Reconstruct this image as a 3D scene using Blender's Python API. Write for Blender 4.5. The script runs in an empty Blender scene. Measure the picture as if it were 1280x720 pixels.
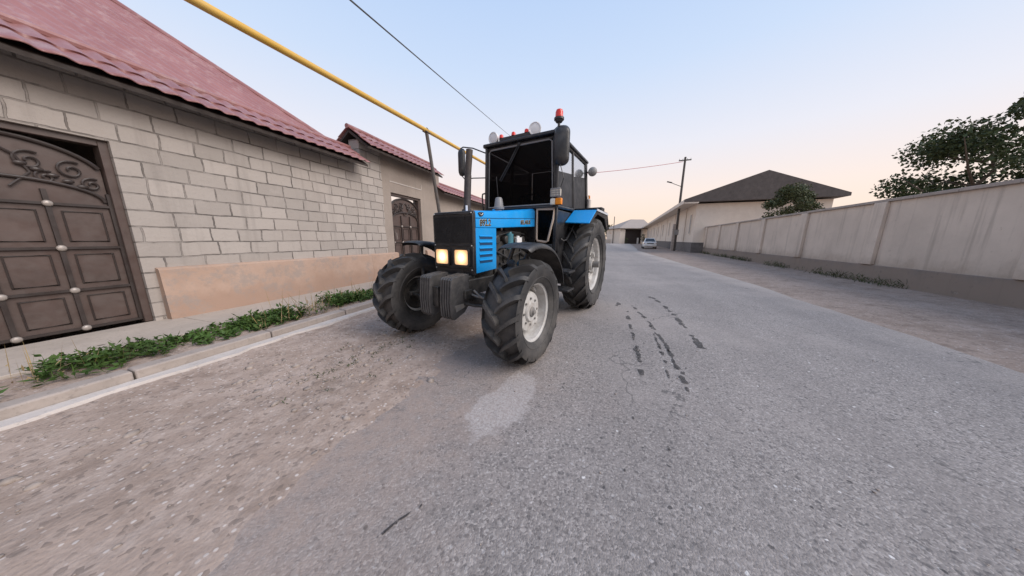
import bpy, bmesh, math, random
import numpy as np
from mathutils import Vector, Matrix, Euler, noise as mnoise
random.seed(7); np.random.seed(7)
R = math.radians
scene = bpy.context.scene
col = scene.collection
PI = math.pi

# ------------------------------------------------------------------ helpers
def tag(o, label=None, cat=None, group=None, kind=None):
    if label: o['label'] = label
    if cat: o['category'] = cat
    if group: o['group'] = group
    if kind: o['kind'] = kind
    return o

def empty(name, loc=(0, 0, 0), rz=0.0):
    o = bpy.data.objects.new(name, None); col.objects.link(o)
    o.empty_display_size = .3
    o.location = loc; o.rotation_euler = (0, 0, rz)
    return o

def frame_to(d):
    """rotation matrix whose z column points along d"""
    d = Vector(d).normalized()
    return d.to_track_quat('Z', 'Y').to_matrix()

class MB:
    def __init__(s): s.v = []; s.f = []
    def add(s, vs, fs):
        b = len(s.v); s.v += [tuple(v) for v in vs]; s.f += [tuple(i + b for i in f) for f in fs]; return s
    def box(s, c, size, rot=None, taper=None):
        hx, hy, hz = size[0] / 2, size[1] / 2, size[2] / 2
        vs = []
        for dz in (-1, 1):
            for dx, dy in ((-1, -1), (1, -1), (1, 1), (-1, 1)):
                k = taper if (taper and dz > 0) else 1
                vs.append(Vector((dx * hx * k, dy * hy * k, dz * hz)))
        if rot is not None: vs = [rot @ v for v in vs]
        c = Vector(c)
        return s.add([v + c for v in vs], [(3, 2, 1, 0), (4, 5, 6, 7), (0, 1, 5, 4), (1, 2, 6, 5), (2, 3, 7, 6), (3, 0, 4, 7)])
    def b2(s, lo, hi): return s.box([(a + b) / 2 for a, b in zip(lo, hi)], [b - a for a, b in zip(lo, hi)])
    def cyl(s, p0, p1, r0, r1=None, n=16, caps=True):
        r1 = r0 if r1 is None else r1
        p0, p1 = Vector(p0), Vector(p1); M = frame_to(p1 - p0)
        vs = [p0 + M @ Vector((r0 * math.cos(2 * PI * i / n), r0 * math.sin(2 * PI * i / n), 0)) for i in range(n)]
        vs += [p1 + M @ Vector((r1 * math.cos(2 * PI * i / n), r1 * math.sin(2 * PI * i / n), 0)) for i in range(n)]
        fs = [(i, (i + 1) % n, n + (i + 1) % n, n + i) for i in range(n)]
        if caps: fs += [tuple(range(n - 1, -1, -1)), tuple(range(n, 2 * n))]
        return s.add(vs, fs)
    def tube(s, pts, r, n=8, closed=False):
        pts = [Vector(p) for p in pts]; m = len(pts); vs = []; up = None
        rr = r if isinstance(r, (list, tuple)) else [r] * m
        for i, p in enumerate(pts):
            if closed: t = pts[(i + 1) % m] - pts[i - 1]
            else: t = pts[min(i + 1, m - 1)] - pts[max(i - 1, 0)]
            t.normalize()
            if up is None:
                up = Vector((0, 0, 1)) if abs(t.z) < .9 else Vector((1, 0, 0))
            a = t.cross(up); a.normalize(); up = a.cross(t); up.normalize()
            for k in range(n):
                w = 2 * PI * k / n
                vs.append(p + rr[i] * (math.cos(w) * a + math.sin(w) * up))
        fs = []
        for i in range(m if closed else m - 1):
            j = (i + 1) % m
            for k in range(n):
                fs.append((i * n + k, i * n + (k + 1) % n, j * n + (k + 1) % n, j * n + k))
        if not closed: fs += [tuple(range(n - 1, -1, -1)), tuple(range((m - 1) * n, m * n))]
        return s.add(vs, fs)
    def lathe(s, prof, c, axis, n=48):
        """prof: list of (r, h) along axis; closed ring profile if first==last"""
        M = frame_to(axis); c = Vector(c); vs = []; m = len(prof)
        for i in range(n):
            w = 2 * PI * i / n
            for r, h in prof: vs.append(c + M @ Vector((r * math.cos(w), r * math.sin(w), h)))
        fs = []
        for i in range(n):
            j = (i + 1) % n
            for k in range(m - 1): fs.append((i * m + k, j * m + k, j * m + k + 1, i * m + k + 1))
        return s.add(vs, fs)
    def prism(s, poly, axis, a, b):
        """poly in the plane normal to axis ('x','y','z'), extruded from a to b"""
        def P(u, v, w): return {'x': (w, u, v), 'y': (u, w, v), 'z': (u, v, w)}[axis]
        n = len(poly)
        vs = [P(u, v, a) for u, v in poly] + [P(u, v, b) for u, v in poly]
        fs = [tuple(range(n - 1, -1, -1)), tuple(range(n, 2 * n))] + [(i, (i + 1) % n, n + (i + 1) % n, n + i) for i in range(n)]
        return s.add(vs, fs)
    def sphere(s, c, r, n=16, m=10, sc=(1, 1, 1)):
        c = Vector(c); vs = []; fs = []
        for j in range(m + 1):
            p = PI * j / m
            for i in range(n):
                w = 2 * PI * i / n
                vs.append(c + Vector((r * sc[0] * math.sin(p) * math.cos(w), r * sc[1] * math.sin(p) * math.sin(w), r * sc[2] * math.cos(p))))
        for j in range(m):
            for i in range(n): fs.append((j * n + i, (j + 1) * n + i, (j + 1) * n + (i + 1) % n, j * n + (i + 1) % n))
        return s.add(vs, fs)
    def build(s, name, mat, parent=None, bevel=0.0, smooth=True, angle=35, loc=None, rz=None, seg=2):
        me = bpy.data.meshes.new(name); me.from_pydata(s.v, [], s.f)
        bm = bmesh.new(); bm.from_mesh(me)
        bmesh.ops.remove_doubles(bm, verts=bm.verts, dist=1e-5)
        bmesh.ops.recalc_face_normals(bm, faces=bm.faces)
        bm.to_mesh(me); bm.free()
        if smooth:
            me.polygons.foreach_set('use_smooth', [True] * len(me.polygons))
            me.set_sharp_from_angle(angle=R(angle))
        me.materials.append(mat)
        o = bpy.data.objects.new(name, me); col.objects.link(o)
        if parent is not None: o.parent = parent
        if loc is not None: o.location = loc
        if rz is not None: o.rotation_euler = (0, 0, rz)
        if bevel:
            b = o.modifiers.new('bevel', 'BEVEL'); b.width = bevel; b.segments = seg; b.limit_method = 'ANGLE'; b.angle_limit = R(40)
            b.harden_normals = False
        return o

def np_mesh(name, verts, faces, mat, parent=None, smooth=False):
    me = bpy.data.meshes.new(name)
    verts = np.asarray(verts, np.float32); faces = np.asarray(faces, np.int32)
    k = faces.shape[1]
    me.vertices.add(len(verts)); me.vertices.foreach_set('co', verts.ravel())
    me.loops.add(faces.size); me.loops.foreach_set('vertex_index', faces.ravel())
    me.polygons.add(len(faces)); me.polygons.foreach_set('loop_start', np.arange(0, faces.size, k, dtype=np.int32))
    if smooth: me.polygons.foreach_set('use_smooth', np.ones(len(faces), bool))
    me.update(calc_edges=True); me.validate()
    me.materials.append(mat)
    o = bpy.data.objects.new(name, me); col.objects.link(o)
    if parent is not None: o.parent = parent
    return o

# ------------------------------------------------------------------ materials
class NT:
    def __init__(s, m):
        s.m = m; m.use_nodes = True; s.t = m.node_tree; s.n = s.t.nodes; s.l = s.t.links
        s.bsdf = s.n['Principled BSDF']
        s.tc = s.n.new('ShaderNodeTexCoord')
    def new(s, t, **kw):
        n = s.n.new(t)
        for k, v in kw.items(): setattr(n, k, v)
        return n
    def link(s, a, b): s.l.new(a, b)
    def setin(s, n, name, v):
        if hasattr(v, 'is_linked') or isinstance(v, bpy.types.NodeSocket): s.link(v, n.inputs[name])
        else: n.inputs[name].default_value = v
    def noise(s, scale, detail=5, rough=.6, vec=None, dist=0.0):
        n = s.new('ShaderNodeTexNoise'); n.inputs['Scale'].default_value = scale; n.inputs['Detail'].default_value = detail
        n.inputs['Roughness'].default_value = rough; n.inputs['Distortion'].default_value = dist
        s.link(vec or s.tc.outputs['Object'], n.inputs['Vector']); return n.outputs['Fac']
    def voro(s, scale, out='Distance', vec=None, feature='F1'):
        n = s.new('ShaderNodeTexVoronoi'); n.feature = feature; n.inputs['Scale'].default_value = scale
        s.link(vec or s.tc.outputs['Object'], n.inputs['Vector']); return n.outputs[out]
    def ramp(s, fac, stops, interp='LINEAR'):
        n = s.new('ShaderNodeValToRGB'); n.color_ramp.interpolation = interp
        el = n.color_ramp.elements
        while len(el) < len(stops): el.new(.5)
        for e, (p, c) in zip(el, stops):
            e.position = p; e.color = (c, c, c, 1) if isinstance(c, (int, float)) else (*c, 1)
        s.link(fac, n.inputs['Fac']); return n.outputs['Color']
    def mix(s, fac, a, b, mode='MIX'):
        n = s.new('ShaderNodeMix', data_type='RGBA', blend_type=mode)
        for i, v in ((0, fac), (6, a), (7, b)):
            if isinstance(v, bpy.types.NodeSocket): s.link(v, n.inputs[i])
            elif isinstance(v, (int, float)): n.inputs[i].default_value = v if i == 0 else (v, v, v, 1)
            else: n.inputs[i].default_value = (*v, 1)
        return n.outputs[2]
    def math(s, op, a, b=0.0, c=0.0, clamp=False):
        n = s.new('ShaderNodeMath', operation=op, use_clamp=clamp)
        for i, v in enumerate((a, b, c)):
            if isinstance(v, bpy.types.NodeSocket): s.link(v, n.inputs[i])
            else: n.inputs[i].default_value = v
        return n.outputs[0]
    def mapr(s, v, a, b, c=0.0, d=1.0, smooth=True):
        n = s.new('ShaderNodeMapRange', interpolation_type='SMOOTHSTEP' if smooth else 'LINEAR')
        s.link(v, n.inputs[0])
        for i, x in enumerate((a, b, c, d)): n.inputs[i + 1].default_value = x
        return n.outputs[0]
    def sep(s, vec=None):
        n = s.new('ShaderNodeSeparateXYZ'); s.link(vec or s.tc.outputs['Object'], n.inputs[0]); return n.outputs
    def comb(s, x, y, z=0.0):
        n = s.new('ShaderNodeCombineXYZ')
        for i, v in enumerate((x, y, z)):
            if isinstance(v, bpy.types.NodeSocket): s.link(v, n.inputs[i])
            else: n.inputs[i].default_value = v
        return n.outputs[0]
    def bump(s, h, strength=.3, dist=.01, normal=None):
        n = s.new('ShaderNodeBump'); n.inputs['Strength'].default_value = strength; n.inputs['Distance'].default_value = dist
        s.link(h, n.inputs['Height'])
        if normal: s.link(normal, n.inputs['Normal'])
        return n.outputs[0]
    def base(s, c): s.setin(s.bsdf, 'Base Color', c if isinstance(c, bpy.types.NodeSocket) else (*c, 1))
    def set(s, **kw):
        for k, v in kw.items():
            s.setin(s.bsdf, {'rough': 'Roughness', 'metal': 'Metallic', 'normal': 'Normal', 'spec': 'Specular IOR Level', 'coat': 'Coat Weight'}[k], v)

def worn(name, c, rough=.5, metal=0.0, var=.25, scale=3.0, dust=None, dust_amt=.35, dscale=4.0, bump=.0, bscale=60, spec=.5, coat=0.0, world=False):
    """a painted or bare material with uneven tone, patchy gloss and a film of dust"""
    m = bpy.data.materials.new(name); t = NT(m)
    a = t.noise(scale, 6, .65)
    cc = t.mix(t.ramp(a, [(.3, 0.0), (.7, 1.0)]), tuple(x * (1 - var) for x in c), tuple(min(1, x * (1 + var)) for x in c))
    if dust:
        d = t.noise(dscale, 8, .7, dist=.4)
        cc = t.mix(t.mapr(d, .40, .70, 0, dust_amt), cc, dust)
    t.base(cc)
    t.set(rough=t.mapr(t.noise(scale * 3, 4), .3, .7, max(.02, rough - .1), min(1, rough + .12)), metal=metal, spec=spec)
    if coat: t.set(coat=coat)
    if bump: t.set(normal=t.bump(t.noise(bscale, 5), bump, .004))
    return m

DUST = (.30, .255, .21)
M = {}
M['blue'] = worn('blue_paint', (.004, .285, .70), .42, var=.05, dust=(.09, .30, .52), dust_amt=.22, dscale=3, spec=.3, bump=.25, bscale=5)
M['blue_shade'] = worn('blue_recess_shade', (.003, .05, .14), .6, var=.1)  # darker copy of the blue: shade of slots and crease painted in
M['black'] = worn('black_plastic', (.014, .014, .015), .45, var=.3, dust=(.12, .11, .10), dust_amt=.38, dscale=5)
M['black_paint'] = worn('black_paint', (.016, .016, .018), .35, var=.3, dust=(.08, .074, .068), dust_amt=.35, dscale=6)
M['chassis'] = worn('greasy_metal', (.022, .021, .02), .55, var=.5, scale=9, dust=(.10, .085, .07), dust_amt=.5, dscale=9, bump=.3)
M['iron'] = worn('cast_iron', (.055, .053, .053), .5, var=.3, scale=8, dust=(.16, .15, .14), dust_amt=.5, dscale=7, bump=.3)
M['rubber'] = worn('tyre_rubber', (.030, .029, .029), .62, var=.18, scale=3, dust=(.13, .118, .106), dust_amt=.55, dscale=3, bump=.25, bscale=90)
M['rim'] = worn('dusty_white_rim', (.50, .49, .47), .5, var=.10, scale=5, dust=(.25, .21, .17), dust_amt=.55, dscale=9)
M['hub'] = worn('hub_iron', (.16, .155, .15), .55, var=.3, scale=12, dust=DUST, dust_amt=.4, dscale=10)
M['beige'] = worn('beige_rubber_trim', (.50, .40, .32), .6, var=.1)
M['greytrim'] = worn('grey_trim', (.25, .24, .23), .5, var=.15)
M['rust'] = worn('sooty_exhaust_steel', (.045, .036, .032), .6, var=.35, scale=12, dust=(.085, .06, .045), dust_amt=.5)
M['steel'] = worn('dark_steel', (.05, .048, .048), .45, metal=.5, var=.2)
M['white'] = worn('white_lamp_shell', (.75, .74, .73), .3, var=.05)
M['amber'] = worn('amber_lens', (.80, .25, .012), .2, var=.08)
M['clear'] = worn('clear_lens', (.80, .74, .62), .15, var=.05)
M['red'] = worn('red_lens', (.70, .035, .02), .25, var=.1)
M['lattice'] = worn('wire_lattice', (.62, .62, .60), .35, metal=.3, var=.1)
M['teal'] = worn('teal_canister', (.06, .20, .25), .4, var=.1)
M['inside'] = worn('cab_lining', (.026, .024, .024), .8, var=.3)
M['fenderwhite'] = worn('fender_edge', (.55, .57, .60), .45, var=.1)
M['gold'] = worn('pale_gold_lettering', (.62, .50, .26), .4, var=.05)
M['ink'] = worn('dark_lettering', (.02, .018, .02), .5, var=.05)
M['layer'] = worn('dark_reflection_glass', (.035, .035, .038), .55, var=.1, spec=.25)  # lower cab glass: dark reflected surroundings put into the colour
M['extinguisher'] = worn('pale_canister', (.62, .56, .50), .4, var=.1)
M['yellow'] = worn('yellow_pipe_paint', (.62, .37, .06), .45, var=.08, scale=1.5, dust=(.50, .38, .20), dust_amt=.35, dscale=1.5)
M['post'] = worn('pipe_support_steel', (.08, .075, .072), .6, var=.3, dust=(.16, .12, .09), dust_amt=.5)
M['gate'] = worn('brown_gate_paint', (.085, .058, .050), .40, var=.2, dust=(.12, .10, .09), dust_amt=.4, dscale=5)
M['scroll'] = worn('forged_scroll', (.040, .030, .027), .40, metal=.0, var=.25)
M['boss'] = worn('forged_boss', (.34, .30, .27), .4, metal=.2, var=.2)
M['soffit'] = worn('dark_eave_board', (.035, .026, .022), .8, var=.3)
M['wood'] = worn('weathered_pole_wood', (.09, .078, .07), .85, var=.3, scale=6)
M['cream'] = worn('cream_plaster', (.70, .61, .52), .85, var=.06, scale=.8, dust=(.50, .42, .35), dust_amt=.35, dscale=.9, bump=.1)
M['plinthgrey'] = worn('grey_stone_plinth', (.13, .118, .115), .85, var=.25, scale=3, bump=.3)
M['shingle'] = worn('grey_brown_roof', (.33, .28, .245), .8, var=.1, scale=2)
M['roofdark'] = worn('dark_roof_edge', (.10, .085, .078), .8, var=.2)
M['garage_in'] = worn('brown_gate_boards', (.03, .021, .019), .8, var=.2)
M['orange'] = worn('ochre_plaster', (.55, .36, .22), .85, var=.1)
M['carwhite'] = worn('white_car_paint', (.66, .65, .63), .3, var=.04, coat=.5)
M['carglass'] = worn('car_window', (.015, .016, .018), .08, var=.1)
M['cartyre'] = worn('car_tyre', (.02, .02, .02), .8)
M['taillight'] = worn('tail_lamp', (.16, .04, .035), .25)
M['redcable'] = worn('red_cable_sheath', (.42, .045, .05), .6, var=.05)
M['darkcable'] = worn('dark_wire', (.06, .06, .065), .6, var=.05)
M['stonecol'] = worn('pale_pebbles', (.30, .25, .215), .9, var=.35, scale=14)
M['bark'] = worn('bark', (.09, .07, .055), .9, var=.3, scale=8, bump=.4)

def leaf_mat(name, c, v=.35):
    m = bpy.data.materials.new(name); t = NT(m)
    o = t.new('ShaderNodeObjectInfo')
    cc = t.mix(t.ramp(t.noise(1.3, 4), [(.35, 0.), (.65, 1.)]), tuple(x * (1 - v) for x in c), tuple(x * (1 + v) for x in c))
    cc = t.mix(t.mapr(t.noise(14, 2), .4, .7, 0, .5), cc, (c[0] * 1.7, c[1] * 1.35, c[2] * .9))
    t.base(cc); t.set(rough=.6, spec=.25)
    return m
M['leaf'] = leaf_mat('dark_foliage', (.045, .065, .028))
M['leaf2'] = leaf_mat('olive_foliage', (.060, .075, .035))
M['straw'] = leaf_mat('straw', (.26, .20, .11))
M['weed'] = leaf_mat('verge_weeds', (.045, .088, .020))

def glow_mat(name):
    """lit lamp glass: white-hot around the bulb, amber towards the reflector's rim, fluted"""
    m = bpy.data.materials.new(name); t = NT(m)
    X, Y, Z = t.sep()
    r = t.math('SQRT', t.math('ADD', t.math('MULTIPLY', Y, Y), t.math('MULTIPLY', Z, Z)))
    fl = t.math('MULTIPLY', t.math('SINE', t.math('MULTIPLY', Y, 420.0)), .012)
    k = t.math('ADD', r, fl)
    t.base((.8, .7, .5)); t.set(rough=.2)
    t.link(t.ramp(t.mapr(k, 0, .125, smooth=False), [(0, (1, .90, .70)), (.35, (1, .68, .30)), (.70, (1, .45, .11)), (1., (.60, .22, .04))]), t.bsdf.inputs['Emission Color'])
    t.link(t.mapr(k, .012, .10, 2.3, .62), t.bsdf.inputs['Emission Strength'])
    return m
M['lamp_on'] = glow_mat('lit_headlight')

def glass_mat(name, tint, rough=.05, alpha=.5, metal=0.0, base=(.02, .02, .022)):
    """pane: partly see-through tinted sheet with a glossy surface"""
    m = bpy.data.materials.new(name); t = NT(m)
    t.base(base); t.set(rough=rough, metal=metal)
    tr = t.new('ShaderNodeBsdfTransparent'); tr.inputs['Color'].default_value = (*tint, 1)
    mx = t.new('ShaderNodeMixShader'); mx.inputs[0].default_value = alpha
    t.link(tr.outputs[0], mx.inputs[1]); t.link(t.bsdf.outputs[0], mx.inputs[2])
    t.link(mx.outputs[0], t.n['Material Output'].inputs['Surface'])
    return m
M['windscreen'] = glass_mat('tinted_windscreen', (.30, .29, .29), .25, .30, base=(.006, .006, .006))
M['windscreen'].node_tree.nodes['Principled BSDF'].inputs['Specular IOR Level'].default_value = .22
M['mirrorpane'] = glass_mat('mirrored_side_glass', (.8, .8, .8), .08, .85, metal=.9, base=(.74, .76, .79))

# ground materials (object coordinates are street coordinates: x along the kerb, y towards the left-hand wall)
def asphalt():
    m = bpy.data.materials.new('worn_asphalt'); t = NT(m)
    X, Y, Z = t.sep()
    big = t.noise(.55, 6, .65); mid = t.noise(3.2, 6, .7); fine = t.noise(26, 6, .75); vf = t.noise(75, 4, .7)
    base = t.mix(t.ramp(big, [(.32, 0.), (.68, 1.)]), (.215, .192, .178), (.295, .263, .243))
    base = t.mix(t.mapr(mid, .35, .7, 0, .45), base, (.31, .28, .262))
    # aggregate: pale and dark chippings of uneven shape held in the binder
    wn = t.new('ShaderNodeTexNoise'); wn.inputs['Scale'].default_value = 40; wn.inputs['Detail'].default_value = 4; t.link(t.tc.outputs['Object'], wn.inputs['Vector'])
    wa = t.new('ShaderNodeVectorMath', operation='SCALE'); wa.inputs['Scale'].default_value = .022; t.link(wn.outputs['Color'], wa.inputs[0])
    wb = t.new('ShaderNodeVectorMath', operation='ADD'); t.link(t.tc.outputs['Object'], wb.inputs[0]); t.link(wa.outputs[0], wb.inputs[1]); wv_ = wb.outputs[0]
    cs = t.sep(t.voro(110, 'Color', wv_)); edge = t.voro(110, 'Distance', wv_)
    base = t.mix(t.mapr(cs[0], .50, 1., 0, .48), base, (.53, .48, .445))
    base = t.mix(t.mapr(cs[1], .55, 1., 0, .58), base, (.085, .077, .075))
    cell2 = t.sep(t.voro(47, 'Color', wv_))
    base = t.mix(t.math('MULTIPLY', t.mapr(cell2[0], .93, .97, 0, .45), t.mapr(t.voro(47, 'Distance', wv_), .50, .28)), base, (.58, .55, .53))
    base = t.mix(t.math('MULTIPLY', t.mapr(cell2[1], .76, .95, 0, .75), t.mapr(t.voro(47, 'Distance', wv_), .6, .3)), base, (.10, .093, .091))
    base = t.mix(t.mapr(fine, .52, .74, 0, .5), base, (.13, .122, .12))
    base = t.mix(t.mapr(vf, .56, .76, 0, .3), base, (.48, .455, .44))
    # sparse single dark and pale stones
    c3 = t.sep(t.voro(17, 'Color', wv_)); d3 = t.voro(17, 'Distance', wv_)
    base = t.mix(t.math('MULTIPLY', t.mapr(c3[0], .93, .94), t.mapr(d3, .16, .12)), base, (.66, .63, .60))
    base = t.mix(t.math('MULTIPLY', t.mapr(c3[1], .90, .91), t.mapr(d3, .20, .13)), base, (.075, .07, .068))
    # worn wheel paths along the street and broad dark and pale areas
    lane = t.noise(1.0, 5, .65, t.comb(t.math('MULTIPLY', X, .10), t.math('MULTIPLY', Y, 1.1)))
    base = t.mix(t.mapr(lane, .42, .66, 0, .22), base, (.155, .139, .131))
    base = t.mix(t.mapr(t.noise(.33, 6, .65), .52, .68, 0, .40), base, (.37, .325, .298))
    # dusty earth carried on to the asphalt from the left verge and the far right edge
    yy = t.math('ADD', Y, t.math('MULTIPLY', t.math('SUBTRACT', t.noise(.8, 7, .7), .5), 2.6))
    dl = t.math('MULTIPLY', t.mapr(yy, -.15, 1.75), t.mapr(t.noise(9, 6, .75), .30, .62, .35, 1.))
    base = t.mix(t.math('MULTIPLY', dl, .85), base, (.355, .272, .225))
    yr = t.math('ADD', Y, t.math('MULTIPLY', t.math('SUBTRACT', t.noise(.5, 6, .7), .5), 2.4))
    base = t.mix(t.mapr(yr, -3.4, -5.0, 0, .75), base, (.43, .37, .325))
    # pale worn patch (old cement spill) and two faint ones
    def patch(cx, cy, ax, ay, ang, soft=.22):
        dx = t.math('SUBTRACT', X, cx); dy = t.math('SUBTRACT', Y, cy)
        ca, sa = math.cos(ang), math.sin(ang)
        u = t.math('ADD', t.math('MULTIPLY', dx, ca / ax), t.math('MULTIPLY', dy, sa / ax))
        v = t.math('ADD', t.math('MULTIPLY', dx, -sa / ay), t.math('MULTIPLY', dy, ca / ay))
        d = t.math('SQRT', t.math('ADD', t.math('MULTIPLY', u, u), t.math('MULTIPLY', v, v)))
        d = t.math('ADD', d, t.math('MULTIPLY', t.math('SUBTRACT', t.noise(4.5, 6, .7), .5), 1.3)); d = t.math('ADD', d, t.math('MULTIPLY', u, -.18))
        return t.mapr(d, 1.0, 1.0 - soft)
    pm = t.math('MULTIPLY', patch(PATCH[0], PATCH[1], .47, .20, PATCH[2]), t.mapr(t.noise(60, 4, .7), .42, .56, 1.0, .45))
    base = t.mix(t.math('MULTIPLY', pm, .72), base, (.47, .425, .40))
    # hair cracks
    wv = t.new('ShaderNodeVectorMath', operation='ADD'); t.link(t.tc.outputs['Object'], wv.inputs[0])
    nn = t.new('ShaderNodeTexNoise'); nn.inputs['Scale'].default_value = 2.5; nn.inputs['Detail'].default_value = 5; t.link(t.tc.outputs['Object'], nn.inputs['Vector'])
    t.link(nn.outputs['Color'], wv.inputs[1])
    ck = t.voro(.7, 'Distance', wv.outputs[0], 'DISTANCE_TO_EDGE')
    crack = t.math('MULTIPLY', t.mapr(ck, .010, .002), t.mapr(t.noise(.6, 3), .52, .62))
    base = t.mix(t.math('MULTIPLY', crack, .7), base, (.09, .085, .082))
    t.base(base); t.set(rough=t.mapr(mid, .3, .7, .72, .92), spec=.3)
    h = t.math('ADD', t.math('MULTIPLY', t.mapr(edge, .0, .8, 1., 0.), .55), t.math('ADD', t.math('MULTIPLY', fine, .8), t.math('MULTIPLY', vf, .5)))
    t.set(normal=t.bump(h, .55, .006))
    return m

def dirt(name='dusty_earth', k=1.0):
    m = bpy.data.materials.new(name); t = NT(m)
    big = t.noise(.9, 7, .7); mid = t.noise(5, 7, .75); fine = t.noise(34, 6, .75)
    base = t.mix(t.ramp(big, [(.3, 0.), (.7, 1.)]), (.25 * k, .188 * k, .150 * k), (.385 * k, .302 * k, .252 * k))
    base = t.mix(t.mapr(mid, .42, .68, 0, .6), base, (.44 * k, .36 * k, .31 * k))
    base = t.mix(t.mapr(t.noise(2.2, 7, .75), .52, .66, 0, .55), base, (.175 * k, .130 * k, .102 * k))
    base = t.mix(t.mapr(fine, .50, .72, 0, .55), base, (.17 * k, .135 * k, .112 * k))
    cs = t.sep(t.voro(45, 'Color'))
    base = t.mix(t.math('MULTIPLY', t.mapr(cs[0], .84, .92, 0, .6), t.mapr(t.voro(45), .45, .28)), base, (.58 * k, .53 * k, .49 * k))
    base = t.mix(t.mapr(cs[1], .86, .96, 0, .5), base, (.13, .105, .09))
    t.base(base); t.set(rough=.95, spec=.15)
    h = t.math('ADD', t.math('MULTIPLY', mid, .8), t.math('ADD', t.math('MULTIPLY', fine, .7), t.math('MULTIPLY', t.voro(45), -.4)))
    t.set(normal=t.bump(h, .7, .012))
    return m

def concrete(name, c, k=.2, bump=.35, scale=2.5):
    m = bpy.data.materials.new(name); t = NT(m)
    base = t.mix(t.ramp(t.noise(scale, 7, .7), [(.3, 0.), (.7, 1.)]), tuple(x * (1 - k) for x in c), tuple(x * (1 + k) for x in c))
    base = t.mix(t.mapr(t.noise(30, 5, .7), .52, .75, 0, .5), base, tuple(x * .45 for x in c))
    t.base(base); t.set(rough=.9, spec=.2, normal=t.bump(t.noise(40, 6, .7), bump, .006))
    return m
M['kerb'] = concrete('kerb_concrete', (.36, .31, .275))
M['kerb_pale'] = concrete('pale_kerb_concrete', (.50, .455, .42), .15)
M['pave'] = concrete('pavement_concrete', (.43, .375, .325), .12)
M['dirt'] = dirt(k=1.14)
M['far_dirt'] = dirt('far_earth', .95)

def wall_mat(name, block_until=None, c_block=(.385, .348, .318), c_plaster=(.305, .260, .225)):
    """street wall: local x along the wall, z up.  sawn stone blocks with smeared mortar, rough plaster beyond block_until"""
    m = bpy.data.materials.new(name); t = NT(m)
    X, Y, Z = t.sep()
    wob = t.noise(1.7, 4, .6); wob2 = t.noise(5.5, 3, .6)
    vx = t.math('ADD', X, t.math('MULTIPLY', wob2, .05)); vz = t.math('ADD', Z, t.math('MULTIPLY', wob, .06))
    br = t.new('ShaderNodeTexBrick'); br.offset = .43; br.offset_frequency = 2; br.squash = .8; br.squash_frequency = 3
    for k, v in (('Scale', 1.0), ('Mortar Size', .010), ('Mortar Smooth', .35), ('Bias', 0.0), ('Brick Width', .40), ('Row Height', .20)):
        br.inputs[k].default_value = v
    br.inputs['Color1'].default_value = (*[x * .90 for x in c_block], 1); br.inputs['Color2'].default_value = (*[x * 1.12 for x in c_block], 1)
    br.inputs['Mortar'].default_value = (*[x * .80 for x in c_block], 1)
    t.link(t.comb(vx, vz), br.inputs['Vector'])
    blotch = t.noise(1.1, 6, .65); fine = t.noise(24, 6, .7)
    smear = t.mapr(t.noise(2.1, 6, .7), .52, .66)                 # mortar rubbed over many of the joints
    stone = t.mix(t.math('MULTIPLY', smear, .75), br.outputs['Color'], tuple(x * 1.02 for x in c_block))
    gap = t.math('MULTIPLY', br.outputs['Fac'], t.mapr(t.noise(3.0, 5, .7), .40, .60))
    stone = t.mix(t.math('MULTIPLY', gap, .8), stone, tuple(x * .25 for x in c_block))
    plaster = t.mix(t.ramp(blotch, [(.3, 0.), (.7, 1.)]), tuple(x * .88 for x in c_plaster), tuple(x * 1.12 for x in c_plaster))
    bh = br.outputs['Fac']
    if block_until is not None:
        e = t.math('ADD', X, t.math('MULTIPLY', t.math('SUBTRACT', wob, .5), .18))
        msk = t.mapr(e, block_until - .012, block_until + .012)
        base = t.mix(msk, stone, plaster); bh = t.math('MULTIPLY', bh, t.math('SUBTRACT', 1.0, msk))
    else: base = stone
    base = t.mix(t.mapr(fine, .52, .75, 0, .3), base, tuple(x * .6 for x in c_block))
    base = t.mix(t.mapr(t.noise(.6, 5, .6), .45, .7, 0, .35), base, (.37, .32, .285))
    # streaks of dirt running down
    st = t.noise(1.0, 4, .6, t.comb(t.math('MULTIPLY', X, 5.0), t.math('MULTIPLY', Z, .35)))
    base = t.mix(t.mapr(st, .52, .72, 0, .35), base, tuple(x * .55 for x in c_block))
    t.base(base); t.set(rough=.92, spec=.15)
    h = t.math('ADD', t.math('MULTIPLY', bh, -1.2), t.math('ADD', t.math('MULTIPLY', fine, .35), t.math('MULTIPLY', wob2, .5)))
    t.set(normal=t.bump(h, .9, .018))
    return m
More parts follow.
